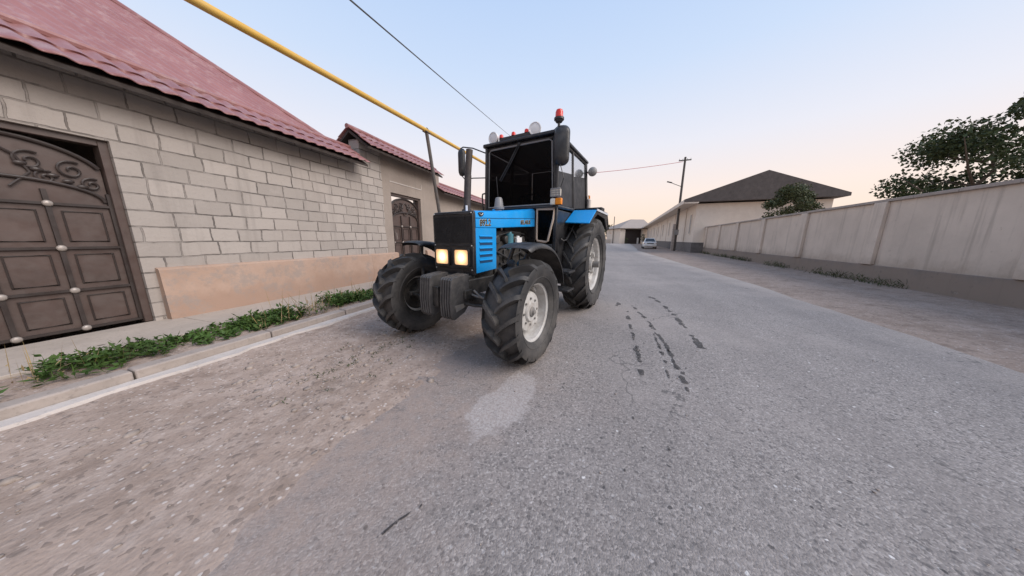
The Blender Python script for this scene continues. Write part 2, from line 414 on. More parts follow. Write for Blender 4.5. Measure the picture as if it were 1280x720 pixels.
def stained(name, c):
    """painted plaster with rain streaks under the coping and splashed earth near the ground (z is up from the ground)"""
    m = bpy.data.materials.new(name); t = NT(m); X, Y, Z = t.sep()
    a = t.noise(.7, 6, .65); b = t.noise(9, 6, .7)
    base = t.mix(t.ramp(a, [(.3, 0.), (.7, 1.)]), tuple(x * .84 for x in c), tuple(x * 1.06 for x in c))
    st = t.noise(1.0, 5, .65, t.comb(t.math('MULTIPLY', X, 6.0), t.math('MULTIPLY', Z, .3)))
    base = t.mix(t.math('MULTIPLY', t.mapr(st, .50, .72), .5), base, tuple(x * .5 for x in c))
    zz = t.math('ADD', Z, t.math('MULTIPLY', t.math('SUBTRACT', t.noise(1.8, 7, .75), .5), 1.1))
    base = t.mix(t.mapr(zz, .95, .35, 0, .6), base, (.30, .235, .185))
    base = t.mix(t.mapr(b, .58, .72, 0, .4), base, tuple(x * .55 for x in c))
    fl = t.noise(2.4, 8, .8)
    base = t.mix(t.mapr(fl, .64, .66, 0, .7), base, (.36, .325, .29))
    t.base(base); t.set(rough=.92, spec=.15, normal=t.bump(t.math('ADD', t.math('MULTIPLY', b, .5), t.math('MULTIPLY', t.mapr(fl, .63, .67), -1.)), .6, .012))
    return m
M['splash'] = stained('splashed_grey_plinth', (.21, .19, .18))
M['creamwall'] = stained('stained_cream_plaster', (.62, .53, .45))
M['blocks'] = wall_mat('stone_block_wall')
M['gatewall'] = wall_mat('block_and_plaster_wall', block_until=.66)
M['plaster'] = wall_mat('rough_plaster_wall', block_until=-50)

def plinth_mat():
    m = bpy.data.materials.new('pinkish_plinth'); t = NT(m)
    X, Y, Z = t.sep()
    a = t.noise(1.6, 6, .7); b = t.noise(8, 6, .7)
    base = t.mix(t.ramp(a, [(.3, 0.), (.7, 1.)]), (.385, .265, .20), (.47, .345, .275))
    zz = t.math('ADD', Z, t.math('MULTIPLY', t.math('SUBTRACT', a, .5), .35))
    base = t.mix(t.math('MULTIPLY', t.mapr(zz, .52, .28), .6), base, (.335, .225, .17))
    base = t.mix(t.mapr(b, .52, .72, 0, .5), base, (.30, .225, .18))
    base = t.mix(t.mapr(t.noise(2.6, 6, .75), .50, .62, 0, .65), base, (.30, .26, .235))
    t.base(base); t.set(rough=.93, spec=.15, normal=t.bump(b, .5, .012))
    return m
M['plinth'] = plinth_mat()

def tile_mat():
    m = bpy.data.materials.new('maroon_metal_tile'); t = NT(m)
    base = t.mix(t.ramp(t.noise(1.2, 5, .6), [(.3, 0.), (.7, 1.)]), (.245, .105, .098), (.325, .155, .145))
    base = t.mix(t.mapr(t.noise(5, 7, .7), .48, .72, 0, .55), base, (.42, .30, .28))
    t.base(base); t.set(rough=.42, spec=.5)
    return m
M['tile'] = tile_mat()

# ------------------------------------------------------------------ places
CAM_H, PITCH, ROLL, FPX = 1.25, .189, .007, 323.51
AZ = R(16.9); TH = PI / 2 - AZ            # the street: u along it, w to the left of it
UX, UY = math.sin(AZ), math.cos(AZ)
def ST(s, w, z=0.0): return Vector((s * UX - w * UY, s * UY + w * UX, z))
def inv_ST(x, y): return (x * UX + y * UY, -x * UY + y * UX)
AZ2 = R(22.9); TH2 = PI / 2 - AZ2         # the far right-hand row of houses
U2 = (math.sin(AZ2), math.cos(AZ2))
def RT(t, r, z=0.0): return Vector((6.5 + t * U2[0] + r * U2[1], t * U2[1] - r * U2[0], z))
p0, p1 = inv_ST(-.27, 1.40), inv_ST(.13, 2.11)
PATCH = ((p0[0] + p1[0]) / 2, (p0[1] + p1[1]) / 2, math.atan2(p1[1] - p0[1], p1[0] - p0[0]))
M['asphalt'] = asphalt()

# ------------------------------------------------------------------ ground
g = MB(); g.add([(-900, -400, -.06), (900, -400, -.06), (900, 1500, -.06), (-900, 1500, -.06)], [(0, 1, 2, 3)])
tag(g.build('ground', M['far_dirt'], smooth=False), kind='structure')

# road: follows the kerb, bends slightly to the right further on
RA = MB()
left = [(s, 3.60) for s in np.arange(-14, 33, 1.0)]
vs = []; fs = []
stations = list(np.arange(-14, 32, 1.0))
for s in stations: vs += [(s, 3.60, 0), (s, 1.2, 0.012), (s, -1.2, .012), (s, -4.4 - .02 * max(0, s), -.012)]
d2 = AZ2 - AZ
for k in range(1, 90):
    s = 31 + k * 1.0; sh = -math.tan(d2) * k * min(1, k / 6)
    vs += [(s, 3.6 + sh, 0), (s, 1.2 + sh, .012), (s, -1.2 + sh, .012), (s, -4.4 - .62 + sh, -.012)]
n = len(vs) // 4
for i in range(n - 1):
    for k in range(3): fs.append((4 * i + k, 4 * i + k + 1, 4 * i + 5 + k, 4 * i + 4 + k))
RA.add(vs, fs)
tag(RA.build('road', M['asphalt'], rz=TH, angle=80), kind='structure')

def vnoise(a, b, sc, seed=0.0): return mnoise.noise(Vector((a * sc + seed, b * sc - seed, seed)))
# earth shoulder on the left: a fine relief that dips under the asphalt along an uneven edge
ss = np.arange(-5.0, 13.0, .035); ww = np.arange(-.3, 3.62, .035)
vs = np.zeros((len(ss), len(ww), 3), np.float32)
for i, s in enumerate(ss):
    for j, w in enumerate(ww):
        edge = 1.30 + .38 * vnoise(s, w, .55, 3) + .16 * vnoise(s, w, 2.0, 5) - .03 * s + (0.35 if s < .8 else 0.35 * math.exp(-(s - .8)))*-.3
        t_ = (w - edge)
        base = -.03 + .045 * (1 / (1 + math.exp(-t_ * 7)))
        tex = .010 * vnoise(s, w, 2.6, 9) + .006 * vnoise(s, w, 8, 1) + .004 * vnoise(s, w, 21, 2)
        rut = -.006 * math.exp(-((w - 2.5 - .08 * math.sin(s)) / .25) ** 2)
        vs[i, j] = (s, w, base + tex * (.5 + .5 / (1 + math.exp(-t_ * 8))) + rut + .008)
ni, nj = len(ss), len(ww)
idx = np.arange(ni * nj).reshape(ni, nj)
fa = np.stack([idx[:-1, :-1], idx[1:, :-1], idx[1:, 1:], idx[:-1, 1:]], -1).reshape(-1, 4)
o = np_mesh('dirt_shoulder', vs.reshape(-1, 3), fa, M['dirt'], smooth=True); o.rotation_euler = (0, 0, TH); tag(o, kind='structure')
dirt_h = vs[:, :, 2]
def dirt_z(s, w):
    i = min(max(int((s + 5.0) / .035), 0), ni - 1); j = min(max(int((w + .3) / .035), 0), nj - 1); return float(dirt_h[i, j])

# pebbles and clods lying on the shoulder
V = []; F = []
def pebble(s, w, z, r):
    b = len(V); q = random.random() * 6.28
    ax = [r * random.uniform(.7, 1.35), r * random.uniform(.6, 1.1), r * random.uniform(.35, .75)]
    for (x, y, zz) in PEB:
        k = random.uniform(.8, 1.2); X = x * ax[0] * k; Y = y * ax[1] * k
        V.append((s + X * math.cos(q) - Y * math.sin(q), w + X * math.sin(q) + Y * math.cos(q), z + zz * ax[2] * k))
    F.extend([(a + b, c + b, d + b) for a, c, d in PEF])
bm = bmesh.new(); bmesh.ops.create_icosphere(bm, subdivisions=1, radius=1); bm.verts.ensure_lookup_table()
PEB = [tuple(v.co) for v in bm.verts]; PEF = [tuple(v.index for v in f.verts) for f in bm.faces]; bm.free()
for i in range(2600):
    s = random.uniform(-2, 8); w = random.triangular(.9, 3.5, 2.4)
    if random.random() > .35 + .65 * (vnoise(s, w, .9, 4) > .02): continue
    pebble(s, w, dirt_z(s, w) + .001, min(.034, random.paretovariate(2.2) * .0055))
for i in range(140):
    s = random.uniform(-1.5, 7); w = random.uniform(-3, 1.4); pebble(s, w, .006 + .01, random.uniform(.003, .008))
for i in range(60):
    s = random.gauss(1.9, .5); w = random.gauss(2.35, .35); pebble(s, w, dirt_z(s, w) + .003, random.uniform(.012, .032))
o = np_mesh('gravel', V, F, M['stonecol']); o.rotation_euler = (0, 0, TH); tag(o, 'loose pebbles and clods scattered on the earth shoulder', 'gravel', kind='stuff')

# kerb, pale gutter strip, soil bed, pavement
k = MB()
s = -14.0
while s < 32:
    L = 1.0
    k.b2((s + .006, 3.64 + random.uniform(-.008, .008), -.2), (s + L - .006, 3.79, .135 + random.uniform(-.008, .008))); s += L
tag(k.build('kerb', M['kerb'], rz=TH, bevel=.015), kind='structure')
k = MB()
vs = []; fs = []
for i, s in enumerate(np.arange(-14, 32, .12)):
    e = 3.52 + .05 * vnoise(s, 0, 1.7, 1) + .035 * vnoise(s, 1, 6, 2)
    vs += [(s, 3.638, .052), (s, e + .012, .046), (s, e, .018), (s, e - .003, -.03)]
    if i:
        b = 4 * i
        fs += [(b - 4 + q, b + q, b + q + 1, b - 3 + q) for q in range(3)]
k.add(vs, fs); tag(k.build('gutter_strip', M['kerb_pale'], rz=TH), kind='structure')
k = MB(); k.b2((-14, 3.79, -.2), (32, 4.50, .10)); tag(k.build('verge_soil', M['dirt'], rz=TH), kind='structure')
k = MB()
s = -14.0
while s < 32:
    k.b2((s + .004, 4.504, -.2), (s + 1.996, 5.6, .125 + random.uniform(-.003, .003))); s += 2
tag(k.build('pavement', M['pave'], rz=TH, bevel=.006), kind='structure')

# weeds growing between kerb and pavement
V = []; F = []
def leafq(c, d, up, L, W):
    b = len(V); d = d.normalized(); side = d.cross(up).normalized() * W
    V.extend([tuple(c), tuple(c + d * L * .5 + side), tuple(c + d * L), tuple(c + d * L * .5 - side)]); F.append((b, b + 1, b + 2, b + 3))
def weeds(s0, s1, n, hmax, w0=3.84, w1=4.62):
    for i in range(n):
        s = random.uniform(s0, s1); w = random.triangular(w0, w1, (w0 + w1) / 2)
        if vnoise(s, w, 1.2, 8) < -.18: continue
        h = hmax * random.uniform(.3, 1) * (.65 + .6 * vnoise(s, w, .8, 2))
        c = Vector((s, w, .10)); lean = Vector((random.gauss(0, .35), random.gauss(0, .35), 1)).normalized()
        for q in range(7):
            p = c + lean * h * random.uniform(.1, 1)
            d = Vector((random.gauss(0, 1), random.gauss(0, 1), random.uniform(-.2, .9)))
            leafq(p, d, Vector((random.gauss(0, .4), random.gauss(0, .4), 1)), random.uniform(.03, .085), random.uniform(.007, .018))
        leafq(c, lean, Vector((random.random() - .5, random.random() - .5, .1)), h, .004)
weeds(-4.5, 2.2, 1500, .26); weeds(2.0, 4.4, 1300, .34); weeds(4.3, 12, 500, .16); weeds(12, 30, 350, .16)
o = np_mesh('weeds', V, F, M['weed']); o.rotation_euler = (0, 0, TH)
tag(o, 'green weeds and grass growing between the kerb and the wall', 'weeds', kind='stuff')
V = []; F = []
for i in range(900):
    s = random.uniform(-4.5, 9); w = random.choice((random.triangular(3.80, 4.6, 3.85), random.uniform(3.8, 4.6)))
    if vnoise(s, w, 1.5, 31) < 0: continue
    h = random.uniform(.08, .42)
    leafq(Vector((s, w, .10)), Vector((random.gauss(0, .25), random.gauss(0, .25), 1)), Vector((random.random() - .5, random.random() - .5, .1)), h, .0035)
    for q in range(3): leafq(Vector((s, w, .10 + h * .4 * q * .5)), Vector((random.gauss(0, 1), random.gauss(0, 1), .5)), Vector((0, 0, 1)), random.uniform(.03, .08), .006)
o = np_mesh('dry_weeds', V, F, M['straw']); o.rotation_euler = (0, 0, TH)
tag(o, 'dry straw-coloured stems among the green weeds by the kerb', 'weeds', kind='stuff')
V = []; F = []
for i in range(1500):
    t_ = random.uniform(-2, 27); r_ = .95 - abs(random.gauss(0, .18)) - .06
    if vnoise(t_, r_, .6, 17) < .0: continue
    p = RT(t_, r_, .02); h = random.uniform(.05, .28)
    for q in range(4): leafq(p + Vector((0, 0, h * .2 * q)), Vector((random.gauss(0, .6), random.gauss(0, .6), .8)), Vector((random.random() - .5, random.random() - .5, .3)), h * .6, .008)
tag(np_mesh('verge_weeds', V, F, M['leaf2']), 'low dusty weeds along the foot of the garden wall', 'weeds', kind='stuff')
V = []; F = []
for i in range(40):
    s = random.gauss(2.0, .35); w = random.gauss(2.2, .2)
    for q in range(6):
        leafq(Vector((s + random.gauss(0, .02), w + random.gauss(0, .02), dirt_z(s, w))), Vector((random.gauss(0, 1), random.gauss(0, 1), .5)), Vector((0, 0, 1)), random.uniform(.02, .05), .004)
o = np_mesh('dry_grass', V, F, M['leaf2']); o.rotation_euler = (0, 0, TH)
tag(o, 'thin tuft of flattened grass in the earth shoulder', 'grass', kind='stuff')

# wet streaks on the asphalt, right of the tractor
def wet_mat():
    """thin oily film soaked into the asphalt: broken up where the chippings stand proud of it"""
    m = bpy.data.materials.new('wet_oily_stain'); t = NT(m)
    t.base(t.mix(t.ramp(t.noise(16, 5), [(.35, 0.), (.65, 1.)]), (.030, .026, .024), (.070, .060, .053))); t.set(rough=.55, spec=.4)
    tr_ = t.new('ShaderNodeBsdfTransparent'); mx = t.new('ShaderNodeMixShader')
    t.link(t.math('MULTIPLY', t.mapr(t.noise(38, 6, .75), .36, .56, .15, 1.), .88), mx.inputs[0])
    t.link(tr_.outputs[0], mx.inputs[1]); t.link(t.bsdf.outputs[0], mx.inputs[2]); t.link(mx.outputs[0], t.n['Material Output'].inputs['Surface'])
    return m
M['wet'] = wet_mat()
def road_z(w):
    if w > 1.2: return .012 * (3.6 - w) / 2.4
    if w > -1.2: return .012
    return .012 - .024 * (-1.2 - w) / 3.2
def streak(pts, wid, gap, blobs=()):
    mb = MB()
    P = [Vector((*inv_ST(*p), 0)) for p in pts]
    prev = None; run = False; rows = []
    for a, b in zip(P[:-1], P[1:]):
        m_ = max(2, int((b - a).length / .018)); t = (b - a).normalized(); nrm = Vector((-t.y, t.x, 0))
        for i in range(m_):
            q = a.lerp(b, i / m_); off = .018 * vnoise(q.x, q.y, 6, 3)
            ww_ = wid * 1.35 * (1.0 + 1.3 * vnoise(q.x, q.y, 9, 11) + .6 * vnoise(q.x, q.y, 25, 4))
            rows.append((q + nrm * off, nrm, ww_ if vnoise(q.x, q.y, 5.0, 21) > gap else 0))
    for (q0, n0, w0), (q1, n1, w1) in zip(rows[:-1], rows[1:]):
        if w0 <= .002 and w1 <= .002: continue
        w0 = max(w0, .001); w1 = max(w1, .001)
        mb.add([(*(q0 - n0 * w0).xy, road_z(q0.y) + .004), (*(q0 + n0 * w0).xy, road_z(q0.y) + .004), (*(q1 + n1 * w1).xy, road_z(q1.y) + .004), (*(q1 - n1 * w1).xy, road_z(q1.y) + .004)], [(0, 1, 2, 3)])
    for bx, by, br in blobs:
        c = Vector((*inv_ST(bx, by), 0)); nn = 22
        ring = []
        for i in range(nn):
            a = 2 * PI * i / nn; rr = br * (1 + .6 * vnoise(math.cos(a) + bx * 3, math.sin(a) + by * 3, 1.6, 7))
            ring.append((c.x + rr * 1.7 * math.cos(a), c.y + rr * .8 * math.sin(a), road_z(c.y) + .004))
        mb.add(ring, [tuple(range(nn))])
    tag(mb.build('wet_streak', M['wet'], rz=TH, smooth=False), kind='structure')
streak([(1.92, 4.12), (1.66, 3.4), (1.42, 2.75), (1.25, 2.3), (1.12, 2.02)], .015, -.05, [(2.08, 4.9, .055), (2.00, 4.78, .03), (1.62, 3.25, .018), (1.47, 2.85, .022), (1.33, 2.5, .025)])
streak([(2.28, 4.75), (2.18, 4.2), (2.02, 3.5), (1.86, 2.95), (1.66, 2.45), (1.52, 2.05)], .012, -.12, [(2.16, 4.0, .015), (2.02, 4.35, .022), (1.93, 3.3, .018), (1.78, 2.75, .024), (1.48, 1.98, .02)])
streak([(2.02, 3.6), (1.83, 3.1), (1.64, 2.6), (1.5, 2.3), (1.4, 2.1)], .010, -.08, [(1.6, 2.95, .012), (1.66, 2.7, .014), (1.62, 2.25, .022), (1.72, 2.85, .016)])
streak([(3.05, 5.5), (2.92, 4.85), (2.72, 4.2), (2.4, 3.3), (2.2, 2.8)], .022, -.05, [(3.0, 5.5, .045), (2.83, 4.6, .03)])
streak([(-.41, 1.02), (-.465, .955), (-.50, .93), (-.56, .865)], .0045, .02, [(-.42, 1.0, .006), (-.50, .93, .007), (-.555, .87, .005)])
for bx, by, br in ((.95, 1.35, .010), (1.05, 1.5, .007), (.62, 1.2, .006), (1.5, 3.9, .010), (1.38, 3.7, .007), (.86, 1.62, .008)):
    streak([(bx, by), (bx + .004, by + .004)], .003, .9, [(bx, by, br)])

# ------------------------------------------------------------------ left-hand compound wall
def tiled_cap(name, s0, s1, w_lo, z_lo, w_hi, z_hi, parent, wave=.19, rows=2, back=True, s_off=0.0, w_off=0.0, mat=None):
    """pressed metal tile: rounded waves along the wall, a step between rows; with a back slope and a ridge roll"""
    mb = MB()
    def sheet(wa, za, wb, zb, flip):
        ns = max(8, int((s1 - s0) / wave * 8)); per = 5
        vs = []; fs = []
        L = math.hypot(wb - wa, zb - za); nx, nz = -(zb - za) / L, (wb - wa) / L
        if nz < 0: nx, nz = -nx, -nz
        N = rows * per
        us = []
        for r_ in range(rows):
            for q in range(per): us.append(((r_ + q / (per - 1) * .999) / rows, q / (per - 1)))
        for (u, st) in us:
            for i in range(ns + 1):
                s = s0 + (s1 - s0) * i / ns
                h = .017 * math.cos(2 * PI * s / wave) + .022 * (1 - st)
                du = (.020 * (math.cos(2 * PI * s / wave))) * (1 - st) * -1
                uu = u + du / L
                vs.append((s - s_off, wa + (wb - wa) * uu + nx * h - w_off, za + (zb - za) * uu + nz * h))
        m_ = ns + 1
        for a in range(len(us) - 1):
            for i in range(ns): fs.append((a * m_ + i, a * m_ + i + 1, (a + 1) * m_ + i + 1, (a + 1) * m_ + i))
        mb.add(vs, fs)
    sheet(w_lo, z_lo, w_hi, z_hi, False)
    if back: sheet(2 * w_hi - w_lo, z_lo, w_hi, z_hi, True)
    o = mb.build(name, mat or M['tile'], parent, angle=50)
    so = o.modifiers.new('thick', 'SOLIDIFY'); so.thickness = .012; so.offset = -1
    return o

WALL_W = 5.56
def wall_section(name, label, s0, s1, z_top, wmat, openings, plinth_spans, cap, group=None, cat='wall'):
    root = empty(name, ST(s0, WALL_W), TH); tag(root, label, cat, group)
    mb = MB(); x = 0.0
    for a, b, zt in sorted(openings):
        mb.b2((x, 0, -.3), (a - s0, .30, z_top)); mb.b2((a - s0, 0, zt), (b - s0, .30, z_top)); x = b - s0
    mb.b2((x, 0, -.3), (s1 - s0, .30, z_top))
    mb.build('wall', wmat, root)
    for a, b in plinth_spans:
        pm_ = MB(); n_ = max(2, int((b - a) / .25)); vs = []; fs = []
        for i in range(n_ + 1):
            s = a - s0 + (b - a) * i / n_
            top = .82 + .012 * vnoise(s, 0, 1.1, 3); bow = -.09 + .010 * vnoise(s, 2, 1.5, 4)
            vs += [(s, -.002, -.2), (s, bow - .035, -.2), (s, bow - .02, .40), (s, bow, top - .02), (s, bow + .025, top), (s, -.002, top + .01)]
            if i:
                q = 6 * i
                fs += [(q - 6 + e, q + e, q + e + 1, q - 5 + e) for e in range(5)]
        fs += [(0, 1, 2, 3, 4, 5), tuple(6 * n_ + e for e in (5, 4, 3, 2, 1, 0))]
        pm_.add(vs, fs); pm_.build('plinth', M['plinth'], root)
    c0, c1, w_lo, z_lo, w_hi, z_hi = cap
    rf = tiled_cap('roof', c0, c1, w_lo, z_lo, w_hi, z_hi, root, s_off=s0, w_off=WALL_W)
    # boarding under the tiles, rafters' ends and the ridge roll
    e = MB(); th = .03
    for sg in (1, -1):
        wa = w_lo if sg > 0 else 2 * w_hi - w_lo
        e.add([(c0 + .02 - s0, wa + .03 * sg - WALL_W, z_lo - .03), (c1 - .02 - s0, wa + .03 * sg - WALL_W, z_lo - .03), (c1 - .02 - s0, w_hi - WALL_W - .005 * sg, z_hi - .05), (c0 + .02 - s0, w_hi - WALL_W - .005 * sg, z_hi - .05),
               (c0 + .02 - s0, wa + .03 * sg - WALL_W, z_lo - .075), (c1 - .02 - s0, wa + .03 * sg - WALL_W, z_lo - .075), (c1 - .02 - s0, w_hi - WALL_W - .005 * sg, z_hi - .12), (c0 + .02 - s0, w_hi - WALL_W - .005 * sg, z_hi - .12)],
              [(0, 1, 2, 3), (4, 5, 6, 7), (0, 1, 5, 4), (1, 2, 6, 5), (2, 3, 7, 6), (3, 0, 4, 7)])
    e.build('eave_board', M['soffit'], root)
    rg = MB(); rg.tube([(c0 - s0 - .02 + (c1 - c0 + .04) * i / 12, w_hi - WALL_W, z_hi + .012 + .004 * math.sin(i)) for i in range(13)], .055, 10)
    rg.build('ridge', M['tile'], rf)
    return root

def iron_gate(root, x0, x1, z0, z1, y=.10):
    """brown sheet-metal gate: frame, arched leaf, bars with bosses, forged scrolls in the top"""
    w = x1 - x0
    fr = MB(); t = .07
    fr.b2((x0, y - .05, z0), (x0 + t, y + .09, z1)); fr.b2((x1 - t, y - .05, z0), (x1, y + .09, z1)); fr.b2((x0 + t, y - .05, z1 - t), (x1 - t, y + .09, z1))
    gate = fr.build('gate', M['gate'], root, bevel=.006)
    a, b = x0 + t + .01, x1 - t - .01; cx = (a + b) / 2; zs = z1 - t - .36; rise = .35
    def arch(x): return zs + rise * math.sqrt(max(0, 1 - ((x - cx) / ((b - a) / 2 + .02)) ** 2))
    poly = [(a, z0 + .03), (b, z0 + .03)] + [(b - (b - a) * i / 20, arch(b - (b - a) * i / 20)) for i in range(21)]
    lf = MB(); lf.prism(poly, 'y', y + .02, y + .045); leaf = lf.build('leaf', M['gate'], gate)
    bars = MB()
    nC = 3; zc = zs - .28
    xs = [a + (b - a) * i / nC for i in range(nC + 1)]
    for x in xs: bars.b2((x - .016, y - .012, z0 + .04), (x + .016, y + .0195, min(zc + .1, arch(x) - .02)))
    zrows = [z0 + .05, z0 + .50, z0 + .98, z0 + 1.46]
    for z in zrows: bars.b2((a, y - .010, z - .014), (b, y + .0185, z + .014))
    bars.tube([(cx + (b - a) / 2 * .97 * math.cos(PI * i / 20), y, arch(cx + (b - a) / 2 * .97 * math.cos(PI * i / 20)) - .02) for i in range(21)], .022, 8)
    bars.tube([(cx + (b - a) / 2 * .95 * math.cos(PI * i / 20), y, zc + .20 * math.sin(PI * i / 20)) for i in range(21)], .018, 8)
    for i in range(nC):                            # raised panel beads inside the grid
        for j in range(3):
            m_ = .075; q = [(xs[i] + m_, zrows[j] + m_), (xs[i + 1] - m_, zrows[j] + m_), (xs[i + 1] - m_, zrows[j + 1] - m_), (xs[i] + m_, zrows[j + 1] - m_)]
            bars.tube([(u, y + .012, v) for u, v in q], .009, 6, closed=True)
    bars.build('grid_bars', M['scroll'], gate)
    sc = MB()
    def spiral(cx_, cz_, r, turns, a0, sgn):
        return [(cx_ + sgn * r * (1 - .85 * i / 26) * math.cos(a0 + turns * 2 * PI * i / 26), y - .004, cz_ + r * (1 - .85 * i / 26) * math.sin(a0 + turns * 2 * PI * i / 26)) for i in range(27)]
    for sg in (-1, 1):
        for dx, dz, r in ((.16, .17, .10), (.37, .11, .10), (.47, -.06, .075), (.22, -.02, .07)):
            sc.tube(spiral(cx + sg * dx * w / 1.25, zc + .24 + dz * .8, r, 1.4, 1.0, sg), .011, 6)
        sc.tube([(cx + sg * .03, y - .004, zc + .1), (cx + sg * .16, y - .004, zc + .26), (cx + sg * .10, y - .004, zc + .42), (cx, y - .004, zc + .5)], .011, 6)
        for q in range(5):
            p = (cx + sg * (.12 + .08 * q), y - .012, zc + .34 - .045 * q); sc.sphere(p, .03, 8, 6, (1.3, .5, .8))
    sc.build('scrollwork', M['scroll'], gate)
    bo = MB()
    for x in xs[1:-1]:
        for z in zrows[:]: bo.sphere((x, y - .016, z), .034, 10, 7, (1, .6, 1))
    for z in zrows[1:3]: bo.sphere((xs[0] + .05, y - .016, z), .026, 10, 7, (1, .6, 1))
    bo.build('rosette', M['boss'], gate)
    h = MB(); h.tube([(a + .09, y - .01, z0 + 1.05), (a + .09, y - .06, z0 + 1.07), (a + .09, y - .06, z0 + 1.25), (a + .09, y - .01, z0 + 1.27)], .010, 8)
    h.build('handle', M['boss'], gate)
    return gate

G0, G1, GZ = 6.38, 7.74, 2.52
near = wall_section('compound_wall', 'low stone block wall with tiled cap on the left, nearest the camera', -13.0, 5.42, 3.13, M['blocks'],
                    [(.45, 1.80, 2.35)], [(-13.0, .36), (1.90, 5.42)], (-13.0, 5.30, 5.16, 2.97, 5.74, 3.36), 'tiled compound walls on the left')
iron_gate(near, .45 + 13.0, 1.80 + 13.0, .13, 2.35)
mid = wall_section('compound_wall', 'raised wall section with the brown ornate gate and maroon tiled roof, left of the tractor', 5.424, 8.90, 3.59, M['gatewall'],
                   [(G0, G1, GZ)], [(5.424, G0 + .04), (G1 + .1, 8.90)], (5.32, 8.58, 5.16, 3.40, 5.74, 3.84), 'tiled compound walls on the left')
iron_gate(mid, G0 - 5.424, G1 - 5.424, .13, GZ)
# relief frame in the plaster over the gate
rl = MB(); x0, x1 = G0 - 5.424 - .02, G1 - 5.424 + .05
rl.b2((x0, -.012, 2.80), (x1, -.001, 2.825)); rl.b2((x1 - .002, -.012, 2.825), (x1 + .022, -.001, 2.98))
rl.build('plaster_moulding', M['kerb_pale'], mid)
far_ = wall_section('compound_wall', 'lower plastered wall with tiled cap running on behind the tractor', 8.904, 31.0, 3.02, M['plaster'],
                    [], [(8.904, 31.0)], (8.62, 31.0, 5.16, 2.88, 5.74, 3.27), 'tiled compound walls on the left')
mb = MB(); mb.b2((1.95, -.06, 2.30), (2.10, -.001, 2.52)); mb.build('junction_box', M['kerb_pale'], far_, bevel=.01)

# house behind the near wall: only its tiled hip shows over the wall
hr = empty('house', ST(-13, 6.3), TH); tag(hr, 'house with a maroon hipped tile roof rising behind the near block wall', 'house')
mb = MB(); mb.b2((0, 0.4, -.2), (17.6, 5.6, 3.5)); mb.build('wall', M['plaster'], hr)
def house_roof():
    mb = MB(); s0, s1, a, b, z0, z1 = -.3, 18.2, -.25, 6.2, 3.40, 5.9; c = (a + b) / 2; hip = 2.3
    quad = [((s0, a, z0), (s1, a, z0), (s1 - hip, c, z1), (s0, c, z1)), ((s1, b, z0), (s0, b, z0), (s0, c, z1), (s1 - hip, c, z1)), ((s1, a, z0), (s1, b, z0), (s1 - hip, c, z1), (s1 - hip, c, z1))]
    for q in quad:
        q = [Vector(p) for p in q]
        nrm = (q[1] - q[0]).cross(q[3] - q[0]).normalized(); L = (q[1] - q[0]).length
        nu = int(L / .024); nv = 24; vs = []; fs = []
        for j in range(nv + 1):
            v = j / nv; row = (j % 3) / 2.0
            for i in range(nu + 1):
                u = i / nu; p = q[0].lerp(q[1], u).lerp(q[3].lerp(q[2], u), v)
                vs.append(p + nrm * (.016 * math.cos(2 * PI * u * L / .19) + .02 * (1 - row)))
        for j in range(nv):
            for i in range(nu): A = j * (nu + 1) + i; fs.append((A, A + 1, A + nu + 2, A + nu + 1))
        mb.add(vs, fs)
    o = mb.build('roof', M['tile'], hr, angle=50); so = o.modifiers.new('thick', 'SOLIDIFY'); so.thickness = .015; so.offset = -1
    rg = MB()
    for p, q in (((s1, a, z0 + .02), (s1 - hip, c, z1 + .02)), ((s1, b, z0 + .02), (s1 - hip, c, z1 + .02)), ((s0, c, z1 + .02), (s1 - hip, c, z1 + .02))):
        rg.cyl(p, q, .06, n=10)
    rg.build('ridge', M['tile'], o)
    eb = MB(); eb.b2((s0 + .05, a + .05, z0 - .14), (s1 - .05, b - .05, z0 - .05)); eb.build('eave_board', M['soffit'], hr)
house_roof()

# yellow gas pipe on leaning steel supports
gp = empty('gas_pipe', ST(7.45, 4.4, .1), TH); tag(gp, 'yellow overhead gas pipe on slanting steel supports along the left verge', 'gas pipe')
def gpz(s): return 3.93 + .054 * (s - 4.23)
mb = MB(); mb.tube([(s - 7.45, .006 * math.sin(s * .7), gpz(s) - .1 + .006 * math.sin(s * .5)) for s in np.arange(-8, 26.1, 1.0)], .050, 12)
mb.build('pipe', M['yellow'], gp)
for st_, lean in ((6.55, .90), (-1.6, .1), (16.0, .1)):
    z = gpz(st_)
    mb = MB(); mb.cyl((st_ + lean - 7.45, 0, -.15), (st_ - 7.45, 0, z - .13), .046, n=10); mb.b2((st_ - 7.45 - .10, -.06, z - .152), (st_ - 7.45 + .10, .06, z - .135))
    mb.tube([(st_ - 7.45, .055 * math.cos(a), z - .09 + .055 * math.sin(a)) for a in np.linspace(0, 2 * PI, 13)[:-1]], .008, 6, closed=True)
    mb.build('support', M['post'], gp)

# ------------------------------------------------------------------ tractor
tr = empty('tractor', (.65, 5.127, .012), -2.108)
tag(tr, 'blue and black four-wheel-drive farm tractor with lit headlights standing on the road edge', 'tractor')

